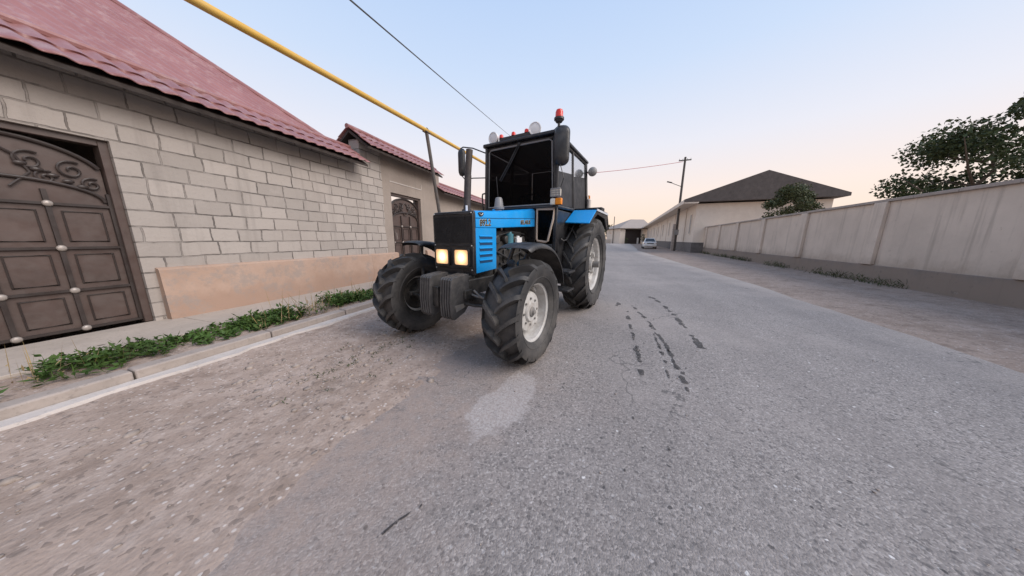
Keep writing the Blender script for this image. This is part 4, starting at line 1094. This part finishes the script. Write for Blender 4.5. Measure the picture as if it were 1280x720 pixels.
# front left pole: beacon, mirror, lattice lamp, indicator
px_, py_ = 1.17, .655
mb = MB(); mb.tube([(px_, py_, 1.66), (px_, py_, 2.2), (px_ - .01, py_ - .01, 2.79)], .018, 10); mb.tube([(px_, py_, 2.55), (XF + .02, .60, 2.62)], .012, 8); mb.tube([(px_, py_, 1.80), (XF, .62, 1.76)], .012, 8)
mb.tube([(px_, py_, 2.72), (px_ - .1, py_ - .2, 2.66), (XF - .05, .42, 2.66)], .009, 8); mb.tube([(px_ + .02, py_ + .02, 2.3), (px_ + .02, py_ + .10, 2.05), (px_ - .05, py_ + .02, 1.9)], .006, 6); mb.build('lamp_pole', M['black'], tr)
mb = MB(); mb.cyl((px_ - .01, py_ - .01, 2.79), (px_ - .01, py_ - .01, 2.815), .066, n=22); mb.cyl((px_ - .01, py_ - .01, 2.76), (px_ - .01, py_ - .01, 2.79), .04, .06, n=22); bc = mb.build('beacon', M['black'], tr)
mb = MB(); mb.lathe([(.052, 0), (.050, .07), (.040, .095), (.0, .10)], (px_ - .01, py_ - .01, 2.815), (0, 0, 1), 22); mb.build('beacon_dome', M['red'], bc)
def mirror(c, w, h, d, yaw, name='wing_mirror'):
    m2 = MB(); c = Vector(c); rot = Matrix.Rotation(yaw, 3, 'Z')
    sec = rrect(-w / 2, w / 2, -h / 2, h / 2, w * .42, 7); n2 = len(sec); layers = ((0, 1.0), (.35 * d, 1.0), (.8 * d, .86), (d, .55))
    vs = [c + rot @ Vector((dx, y * k, z * (k + .12 * (1 - k)))) for dx, k in layers for y, z in sec]
    m2.add(vs, [tuple(range(n2)), tuple(range(3 * n2, 4 * n2))] + [(b * n2 + i, b * n2 + (i + 1) % n2, (b + 1) * n2 + (i + 1) % n2, (b + 1) * n2 + i) for b in range(3) for i in range(n2)])
    o = m2.build(name, M['black'], tr, bevel=.01, angle=50)
    g2 = MB(); s2 = rrect(-w / 2 * .9, w / 2 * .9, -h / 2 * .94, h / 2 * .94, w * .38, 7); g2.add([c + rot @ Vector((-.004, y, z)) for y, z in s2] + [c + rot @ Vector((-.0005, y, z)) for y, z in s2], [tuple(range(n2)), tuple(range(n2, 2 * n2))] + [(i, (i + 1) % n2, n2 + (i + 1) % n2, n2 + i) for i in range(n2)])
    g2.build('mirror_glass', M['mirrorpane'], o)
    return o
mirror((px_ - .03, py_ + .035, 2.465), .21, .50, .085, R(18))
mo = mirror((1.08, -1.12, 2.51), .12, .44, .07, R(8))
mb = MB(); mb.tube([(XF - .02, -.60, 2.58), (XF, -.9, 2.71), (XF + .01, -1.10, 2.755), (XF + .02, -1.15, 2.735), (XF + .03, -1.15, 2.66)], .010, 8); mb.build('mirror_arm', M['black'], tr)
mb = MB(); mb.tube([(XF - .02, -.63, 2.22), (XF, -.9, 2.24), (XF + .01, -1.08, 2.24), (XF + .03, -1.13, 2.30)], .009, 8); mb.build('mirror_arm', M['black'], tr)
mb = MB(); mb.b2((px_ + .0, py_ - .068, 1.815), (px_ + .05, py_ + .068, 1.915)); ll = mb.build('lattice_lamp', M['clear'], tr, bevel=.012)
mb = MB()
for i in range(7): y = py_ - .066 + i * .022; mb.tube([(px_ + .053, y, 1.815), (px_ + .056, y, 1.865), (px_ + .053, y, 1.915)], .0035, 6)
for i in range(4): z = 1.82 + i * .03; mb.tube([(px_ + .055, py_ - .07, z), (px_ + .055, py_ + .07, z)], .0035, 6)
mb.tube([(px_ + .052, y + py_, z) for y, z in rrect(-.07, .07, 1.812, 1.918, .01)], .006, 6, closed=True); mb.build('lattice', M['greytrim'], ll)
mb = MB(); mb.b2((px_ - .02, py_ - .08, 1.70), (px_ + .012, py_ + .075, 1.795)); ind = mb.build('indicator', M['black'], tr, bevel=.008)
mb = MB(); mb.b2((px_ + .0125, py_ - .075, 1.705), (px_ + .055, py_ - .0025, 1.79)); mb.build('side_lens', M['clear'], ind, bevel=.012)
mb = MB(); mb.b2((px_ - .01, py_ + .0755, 1.705), (px_ + .012, py_ + .085, 1.79)); mb.b2((px_ + .0125, py_ + .0025, 1.705), (px_ + .055, py_ + .085, 1.79)); mb.build('amber_lens', M['amber'], ind, bevel=.012)
# exhaust stack and air pre-cleaner
mb = MB(); mb.cyl((2.06, -.22, 1.50), (2.04, -.20, 2.02), .046, .044, n=16); mb.cyl((2.04, -.20, 2.02), (2.03, -.175, 2.315), .040, .042, n=16)
mb.cyl((2.06, -.22, 1.55), (2.06, -.22, 1.60), .06, n=16); mb.build('exhaust', M['rust'], tr)
mb = MB(); mb.lathe([(.0, .0), (.078, .0), (.080, .03), (.070, .035), (.066, .05), (.052, .145), (.040, .165), (.0, .17)], (1.46, -.12, 1.655), (0, 0, 1), 24); mb.cyl((1.46, -.12, 1.60), (1.46, -.12, 1.66), .05, n=16); mb.build('air_precleaner', M['greytrim'], tr)
mb = MB(); mb.cyl((2.40, .07, 1.525), (2.40, .07, 1.60), .012, n=10); mb.build('radiator_cap', M['white'], tr)
mb = MB(); mb.b2((1.12, -.33, 1.55), (1.34, -.294, 1.68)); mb.build('side_box', M['blue'], tr, bevel=.01)

# ------------------------------------------------------------------ right-hand side of the street
hs = empty('white_house', RT(27.0, 0), TH2); tag(hs, 'long cream house with grey plinth and wide eaves on the right', 'house')
# local x along the house (away), local y to the left (street); walls stand on y<=0
Lh = 55.0
mb = MB(); mb.b2((0, -9, -.2), (Lh, 0, 4.5))
mb.build('wall', M['cream'], hs)
mb = MB(); mb.b2((-.05, -9.04, -.2), (Lh + .05, .07, 1.0)); mb.build('plinth', M['plinthgrey'], hs, bevel=.01)
for i in range(8):
    x = 1.6 + i * 6.6
    mb = MB(); mb.b2((x - .38, .002, 1.75), (x + .38, .045, 3.75)); fr = mb.build('window', M['cream'], hs, bevel=.01)
    mb = MB(); mb.b2((x - .24, .046, 1.85), (x + .24, .052, 3.65)); mb.build('pane', M['greytrim'], fr)
for i in range(8):
    x = .9 + 6.6 * (i + .5)
    MB().b2((x - .20, .002, 1.01), (x + .20, .06, 4.49)).build('pilaster', M['cream'], hs, bevel=.01)
mb = MB(); ev = 1.15
pr = [(ev, 4.62), (ev, 4.86), (-4.5, 6.9), (-9.6, 4.86), (-9.6, 4.62)]
mb.prism(pr, 'x', -.6, Lh + .6); rfh = mb.build('roof', M['roofdark'], hs)
mb = MB(); mb.b2((-.58, .0, 4.505), (Lh + .58, ev - .02, 4.618)); mb.b2((-.55, ev - .0, 4.50), (Lh + .55, ev + .03, 4.84)); mb.build('eave_board', M['cream'], rfh)

# garden wall continuing towards the camera on the right
gw = empty('garden_wall', RT(-3, .9), TH2); tag(gw, 'low cream plastered garden wall on the right edge of the street', 'wall')
mb = MB(); mb.b2((0, -.30, -.2), (29.8, 0, 2.35)); mb.build('wall', M['creamwall'], gw)
mb = MB(); mb.b2((0, -.33, -.2), (29.8, .05, .55)); mb.build('plinth', M['splash'], gw, bevel=.01)
mb = MB()
x = 0
while x < 29.6: mb.b2((x + .004, -.36, 2.352), (x + .996, .06, 2.43)); x += 1
mb.build('coping', M['kerb'], gw, bevel=.01)
for i in range(9):
    mb = MB(); mb.b2((1.2 + i * 3.5, .001, .56), (1.6 + i * 3.5, .09, 2.35)); mb.build('pier', M['creamwall'], gw, bevel=.01)

# right-hand dusty verge
mb = MB(); vs = []; fs = []
for i in range(190):
    t_ = -4 + i * .5
    vs += [tuple(RT(t_, .95, .04)), tuple(RT(t_, -.9 + .3 * vnoise(t_, 0, .4, 3), .03)), tuple(RT(t_, -1.9 + .4 * vnoise(t_, 1, .35, 5), .004 + .008 * vnoise(t_, 3, .8, 2))), tuple(RT(t_, -3.6, -.055))]
    if i: b = 4 * i; fs += [(b - 4 + q, b - 3 + q, b + 1 + q, b + q) for q in range(3)]
mb.add(vs, fs); tag(mb.build('dirt_verge', M['far_dirt'], angle=80), kind='structure')

# concrete-footed utility pole with a lamp arm
def utility_pole(loc, h, label, group, stub=True, arm=True, r=.13):
    root = empty('utility_pole', loc, TH2); tag(root, label, 'pole', group)
    mb = MB(); mb.cyl((0, 0, -.3), (0, 0, h), r, r * .75, n=14); mb.build('pole', M['wood'], root)
    if stub:
        mb = MB(); mb.b2((-.16, .10, -.3), (.14, .36, 2.9)); mb.build('concrete_stub', M['kerb'], root, bevel=.02)
        for z in (.9, 2.3):
            mb = MB(); mb.tube([(.21 * math.cos(a), .14 + .27 * math.sin(a), z) for a in np.linspace(0, 2 * PI, 17)[:-1]], .015, 6, closed=True)
            mb.build('wire_lashing', M['steel'], root)
        mb = MB(); mb.b2((-.30, -.18, 1.75), (-.165, .2, 2.3)); mb.build('meter_box', M['greytrim'], root, bevel=.01)
    if arm:
        mb = MB(); mb.tube([(-.0, .1, 6.75), (-.1, .6, 6.95), (-.2, 1.05, 7.15)], .03, 8); mb.box((-.22, 1.2, 7.2), (.16, .5, .09), Matrix.Rotation(-.3, 3, 'X').inverted()); mb.build('lamp_arm', M['steel'], root)
    if stub:
        mb = MB(); mb.b2((-.05, -.55, h - .35), (.05, .55, h - .25)); ca = mb.build('crossarm', M['wood'], root)
        for y in (-.5, -.2, .2, .5): MB().cyl((0, y, h - .25), (0, y, h - .12), .025, .018, n=8).build('insulator', M['greytrim'], ca)
    return root
utility_pole((17.75, 28.7, 0), 9.6, 'dark pole lashed to a pale concrete stub at the right street edge', 'utility poles')
utility_pole((30.5, 80, 0), 7.9, 'thinner left one of the two distant poles before the ochre wall', 'utility poles', stub=False, arm=False, r=.11)
utility_pole((31.7, 83, 0), 8.1, 'right one of the two distant poles beside the garage', 'utility poles', stub=False, arm=False, r=.10)

# cables
def cable(name, label, a, b, sag, r, mat):
    a, b = Vector(a), Vector(b); mb = MB(); pts = []
    for i in range(41):
        t = i / 40; p = a.lerp(b, t); p.z -= sag * 4 * t * (1 - t); pts.append(p - a)
    mb.tube(pts, r, 6); o = mb.build(name, mat); o.location = a; tag(o, label, 'cable', None)
utility_pole((.07, 26.0, 0), 10.5, 'pole behind the left wall where the red and dark wires meet', 'utility poles', stub=False, arm=False, r=.11)
cable('cable', 'red cable strung from the right-hand pole across the street', (17.55, 28.7, 9.15), (.12, 26.0, 6.9), .25, .022, M['redcable'])
cable('cable', 'thin dark overhead wire crossing the sky from the upper left', (-2.40, 1.2, 3.52), (.07, 26.0, 10.26), .02, .011, M['darkcable'])
mb = None

# parked car
def car():
    root = empty('parked_car', (19.4, 37.3, 0), TH2); tag(root, 'white sedan parked by the cream house, seen from behind', 'car')
    L, W = 4.25, .82
    def sec(x, w, z0, z1, r=.10):
        return [(x, -w * .93, z0), (x, w * .93, z0), (x, w, z0 + .16), (x, w, z1 - r), (x, w * .95, z1 - .02), (x, w * .8, z1), (x, -w * .8, z1), (x, -w * .95, z1 - .02), (x, -w, z1 - r), (x, -w, z0 + .16)]
    S = [sec(-2.12, .70, .38, .78), sec(-2.05, .78, .26, .88), sec(-1.7, .82, .20, .93), sec(-.9, .83, .18, .95), (sec(.6, .83, .18, .92)), sec(1.2, .82, .18, .87), sec(1.8, .79, .22, .78), sec(2.08, .70, .28, .66), sec(2.13, .62, .34, .60)]
    mb = MB(); n2 = 10; vs = [p for q in S for p in q]; fs = [(b * n2 + i, b * n2 + (i + 1) % n2, (b + 1) * n2 + (i + 1) % n2, (b + 1) * n2 + i) for b in range(len(S) - 1) for i in range(n2)]
    fs += [tuple(range(n2)), tuple(range((len(S) - 1) * n2, len(S) * n2))]
    mb.add(vs, fs)
    body = mb.build('body', M['carwhite'], root, bevel=.02, angle=40)
    lo = [(-1.55, .76, .935), (1.05, .76, .90)]; hi = [(-.95, .56, 1.40), (.25, .57, 1.41)]
    mb = MB(); pts = [(lo[0][0], -.74, .935), (lo[0][0], .74, .935), (1.1, .75, .89), (1.1, -.75, .89), (-.85, -.56, 1.40), (-.85, .56, 1.40), (.22, .57, 1.41), (.22, -.57, 1.41)]
    mb.add(pts, [(0, 1, 2, 3), (4, 5, 6, 7), (0, 1, 5, 4), (1, 2, 6, 5), (2, 3, 7, 6), (3, 0, 4, 7)]); mb.build('cabin', M['carwhite'], root, bevel=.05)
    def quad(name, P, k, mat):
        P = [Vector(p) for p in P]; c = sum(P, Vector()) / 4; nrm = (P[1] - P[0]).cross(P[3] - P[0]).normalized()
        if nrm.dot(c - Vector((-.2, 0, 1.0))) < 0: nrm = -nrm
        Q = [c + (p - c) * k + nrm * .006 for p in P]; m2 = MB(); m2.add(Q + [q - nrm * .004 for q in Q], [(0, 1, 2, 3), (4, 5, 6, 7), (0, 1, 5, 4), (1, 2, 6, 5), (2, 3, 7, 6), (3, 0, 4, 7)]); m2.build(name, mat, root)
    quad('rear_window', (pts[0], pts[1], pts[5], pts[4]), .84, M['carglass']); quad('windscreen', (pts[2], pts[3], pts[7], pts[6]), .86, M['carglass'])
    quad('side_window', (pts[1], pts[2], pts[6], pts[5]), .84, M['carglass']); quad('side_window', (pts[0], pts[3], pts[7], pts[4]), .84, M['carglass'])
    for sg in (1, -1):
        mb = MB(); mb.b2((-2.115, sg * .58 - .16, .66), (-2.06, sg * .58 + .16, .80)); mb.build('tail_light', M['taillight'], root, bevel=.01)
        for x in (-1.28, 1.32):
            mb = MB(); mb.lathe([(.0, .03), (.16, .05), (.19, .09), (.21, .085)], (x, sg * .74, .31), (0, sg, 0), 24); wh = mb.build('wheel', M['greytrim'], root)
            mb = MB(); mb.lathe([(.20, -.08), (.30, -.09), (.315, 0), (.30, .09), (.20, .095)], (x, sg * .74, .31), (0, sg, 0), 28); mb.build('tyre', M['cartyre'], wh)
        mb = MB(); mb.box((.72, sg * .90, .98), (.10, .16, .11)); mb.build('wing_mirror', M['carwhite'], root, bevel=.02)
    mb = MB(); mb.b2((-2.18, -.74, .36), (-2.06, .74, .56)); mb.build('bumper', M['carwhite'], root, bevel=.04)
    mb = MB(); mb.b2((-2.135, -.40, .665), (-2.10, .40, .78)); mb.build('boot_panel', M['black'], root, bevel=.006)
    mb = MB(); mb.b2((-2.188, -.24, .40), (-2.181, .24, .50)); mb.build('number_plate', M['white'], root)
car()

# far garage, ochre wall, trees
ga = empty('garage', (31.0, 76.2, 0), R(4)); tag(ga, 'far garage with dark open front and grey hipped roof at the street end', 'garage')
mb = MB(); mb.b2((0, 0, -.2), (1.55, 9, 4.25)); mb.b2((6.6, 0, -.2), (8.6, 9, 4.25)); mb.b2((1.55, 0, 4.15), (6.6, .4, 4.25)); mb.b2((1.55, 5.0, -.2), (6.6, 9, 4.25)); mb.build('wall', M['cream'], ga)
mb = MB(); mb.b2((1.56, .6, -.2), (6.59, .7, 4.14)); mb.build('door', M['garage_in'], ga)
mb = MB(); mb.add([(-.6, -.8, 4.28), (9.4, -.8, 4.28), (9.4, 9.8, 4.28), (-.6, 9.8, 4.28), (5.2, 4.5, 7.2), (9.3, 4.5, 7.2), (-.6, -.8, 4.42), (9.4, -.8, 4.42), (9.4, 9.8, 4.42), (-.6, 9.8, 4.42)],
    [(0, 1, 2, 3), (6, 7, 5, 4), (7, 8, 5), (8, 9, 4, 5), (9, 6, 4), (0, 1, 7, 6), (1, 2, 8, 7), (2, 3, 9, 8), (3, 0, 6, 9)]); mb.build('roof', M['shingle'], ga)
mb = MB(); mb.b2((5.5, .45, -.1), (6.0, .58, 1.7)); mb.build('door_panel', M['white'], ga, bevel=.02)
ow = empty('ochre_wall', (30.6, 82, 0), R(4)); tag(ow, 'ochre plastered pier and wall left of the distant poles', 'wall')
mb = MB(); mb.b2((0, 0, -.2), (1.5, .6, 3.0)); mb.b2((-.1, -.1, 3.0), (1.6, .7, 3.2)); mb.build('pier', M['orange'], ow, bevel=.02)
mb = MB(); mb.b2((-22, .15, -.2), (-.01, .45, 1.2)); mb.build('wall', M['cream'], ow)

def tree(loc, h, cr, seed, label, group, mat, n=3200, leaf=.16, trunk=.14, name='tree', low=.35):
    rnd = random.Random(seed); root = empty(name, loc, 0); tag(root, label, 'tree' if name == 'tree' else 'shrub', group)
    mb = MB(); top = h * .8
    pts = [(rnd.uniform(-.05, .05) * i, rnd.uniform(-.05, .05) * i, -.1 + (top + .1) * i / 6) for i in range(7)]
    mb.tube(pts, [trunk * (1 - .13 * i) for i in range(7)], 8)
    tips = []
    for i in range(11):
        z = h * rnd.uniform(low * .8, .75); a = rnd.uniform(0, 6.28); L = cr * rnd.uniform(.55, .95)
        e = (L * math.cos(a), L * math.sin(a), z + L * rnd.uniform(.2, .9)); tips.append(e)
        mb.tube([(0, 0, z), (e[0] * .5, e[1] * .5, z + (e[2] - z) * .4), e], [trunk * .4, trunk * .25, trunk * .08], 6)
    mb.build('trunk', M['bark'], root)
    cl = []
    for i in range(26):
        a = rnd.uniform(0, 6.28); zz = rnd.uniform(low, 1.0); rr = cr * math.sqrt(max(.05, 1 - ((zz - .62) / .45) ** 2)) * rnd.uniform(.25, 1.0)
        cl.append((rr * math.cos(a), rr * math.sin(a), zz * h, cr * rnd.uniform(.2, .42)))
    V = np.zeros((n * 4, 3), np.float32); g_ = np.random.RandomState(seed)
    for i in range(n):
        cx, cy, cz, r_ = cl[g_.randint(len(cl))]
        d = g_.normal(size=3); d /= np.linalg.norm(d); p = np.array((cx, cy, cz)) + d * r_ * (g_.rand() ** .4) * (1, 1, .8)
        a_ = g_.normal(size=3); a_ /= np.linalg.norm(a_); b_ = np.cross(a_, g_.normal(size=3)); b_ /= np.linalg.norm(b_); s_ = leaf * g_.uniform(.6, 1.3)
        V[4 * i] = p; V[4 * i + 1] = p + a_ * s_ * .5 + b_ * s_ * .3; V[4 * i + 2] = p + a_ * s_; V[4 * i + 3] = p + a_ * s_ * .5 - b_ * s_ * .3
    np_mesh('crown', V, np.arange(n * 4).reshape(-1, 4), mat, root)
    return root
tree((33.1, 90, 0), 5.6, 1.8, 3, 'dark bushy tree behind the rear wheel, left of the ochre pier', 'street-end trees', M['leaf'], 2600, .28)
tree((24.0, 95, 0), 5.6, 2.4, 5, 'tree at the street end hidden mostly behind the tractor', 'street-end trees', M['leaf'], 1800, .3)
tree((37.4, 75.2, 0), 2.6, .75, 9, 'dark shrub in front of the right side of the garage', 'far shrubs', M['leaf'], 900, .16, .05, 'shrub', .15)
tree((32.3, 74.5, 0), 1.5, .5, 12, 'small dark shrub at the foot of the garage left wall', 'far shrubs', M['leaf2'], 500, .14, .04, 'shrub', .15)
for i, (t_, r_, h_, c_, lb) in enumerate(((4.6, 3.4, 4.3, 1.6, 'nearest leafy tree rising over the garden wall, far right'), (11.5, 4.4, 5.2, 1.9, 'taller round tree behind the middle of the garden wall'), (20.5, 3.6, 4.4, 1.6, 'smaller tree behind the garden wall next to the cream house'))):
    tree(RT(t_, r_), h_, c_, 30 + i, lb, 'trees behind the garden wall', M['leaf2'] if i != 1 else M['leaf'], 12000, .12, .11)

# ------------------------------------------------------------------ sky, sun, camera
SUN_EL, SUN_AZ = R(38), R(112)             # azimuth clockwise from +Y: low, off to the right
w = bpy.data.worlds.new('World'); scene.world = w; w.use_nodes = True
nt = w.node_tree; bg = nt.nodes['Background']
sky = nt.nodes.new('ShaderNodeTexSky'); sky.sky_type = 'NISHITA'; sky.sun_disc = False
sky.sun_elevation = SUN_EL; sky.sun_rotation = SUN_AZ; sky.altitude = 600; sky.air_density = 1.0; sky.dust_density = 1.5; sky.ozone_density = 1.5
# twilight sky: the physical sky seen through a thin bright veil, peach low down and pale blue overhead
tcw = nt.nodes.new('ShaderNodeTexCoord'); sp = nt.nodes.new('ShaderNodeSeparateXYZ'); nt.links.new(tcw.outputs['Generated'], sp.inputs[0])
rp = nt.nodes.new('ShaderNodeValToRGB'); nt.links.new(sp.outputs['Z'], rp.inputs['Fac'])
stops = [(0.0, (.98, .74, .56)), (.04, (.98, .76, .60)), (.14, (.96, .81, .73)), (.28, (.81, .81, .88)), (.47, (.60, .72, .92)), (.62, (.49, .64, .90)), (1.0, (.34, .50, .84))]
el = rp.color_ramp.elements
while len(el) < len(stops): el.new(.5)
for e_, (p_, c_) in zip(el, stops): e_.position = p_; e_.color = (*c_, 1)
vm = nt.nodes.new('ShaderNodeMix'); vm.data_type = 'RGBA'; vm.inputs[0].default_value = .95
vs2 = nt.nodes.new('ShaderNodeVectorMath'); vs2.operation = 'SCALE'; vs2.inputs['Scale'].default_value = 1 / .12
nt.links.new(rp.outputs[0], vs2.inputs[0]); nt.links.new(sky.outputs[0], vm.inputs[6]); nt.links.new(vs2.outputs[0], vm.inputs[7])
nt.links.new(vm.outputs[2], bg.inputs['Color']); bg.inputs['Strength'].default_value = .12
sl = bpy.data.lights.new('sun', 'SUN'); sl.energy = 3.0; sl.angle = R(45); sl.color = (1.0, .90, .82)
so = bpy.data.objects.new('sun', sl); col.objects.link(so)
dvec = Vector((math.sin(SUN_AZ) * math.cos(SUN_EL), math.cos(SUN_AZ) * math.cos(SUN_EL), math.sin(SUN_EL)))
so.rotation_euler = dvec.to_track_quat('Z', 'Y').to_euler()
cd = bpy.data.cameras.new('camera'); cam = bpy.data.objects.new('camera', cd); col.objects.link(cam)
cd.sensor_width = 36; cd.sensor_fit = 'HORIZONTAL'; cd.lens = FPX / 1280 * 36; cd.clip_start = .05; cd.clip_end = 4000
cam.matrix_world = Matrix.Translation((0, 0, CAM_H)) @ Matrix.Rotation(PI / 2 - PITCH, 4, 'X') @ Matrix.Rotation(ROLL, 4, 'Z')
scene.camera = cam
vs_ = scene.view_settings; vs_.view_transform = 'Standard'; vs_.look = 'None'; vs_.gamma = 1; vs_.use_curve_mapping = False; vs_.exposure = 0.12
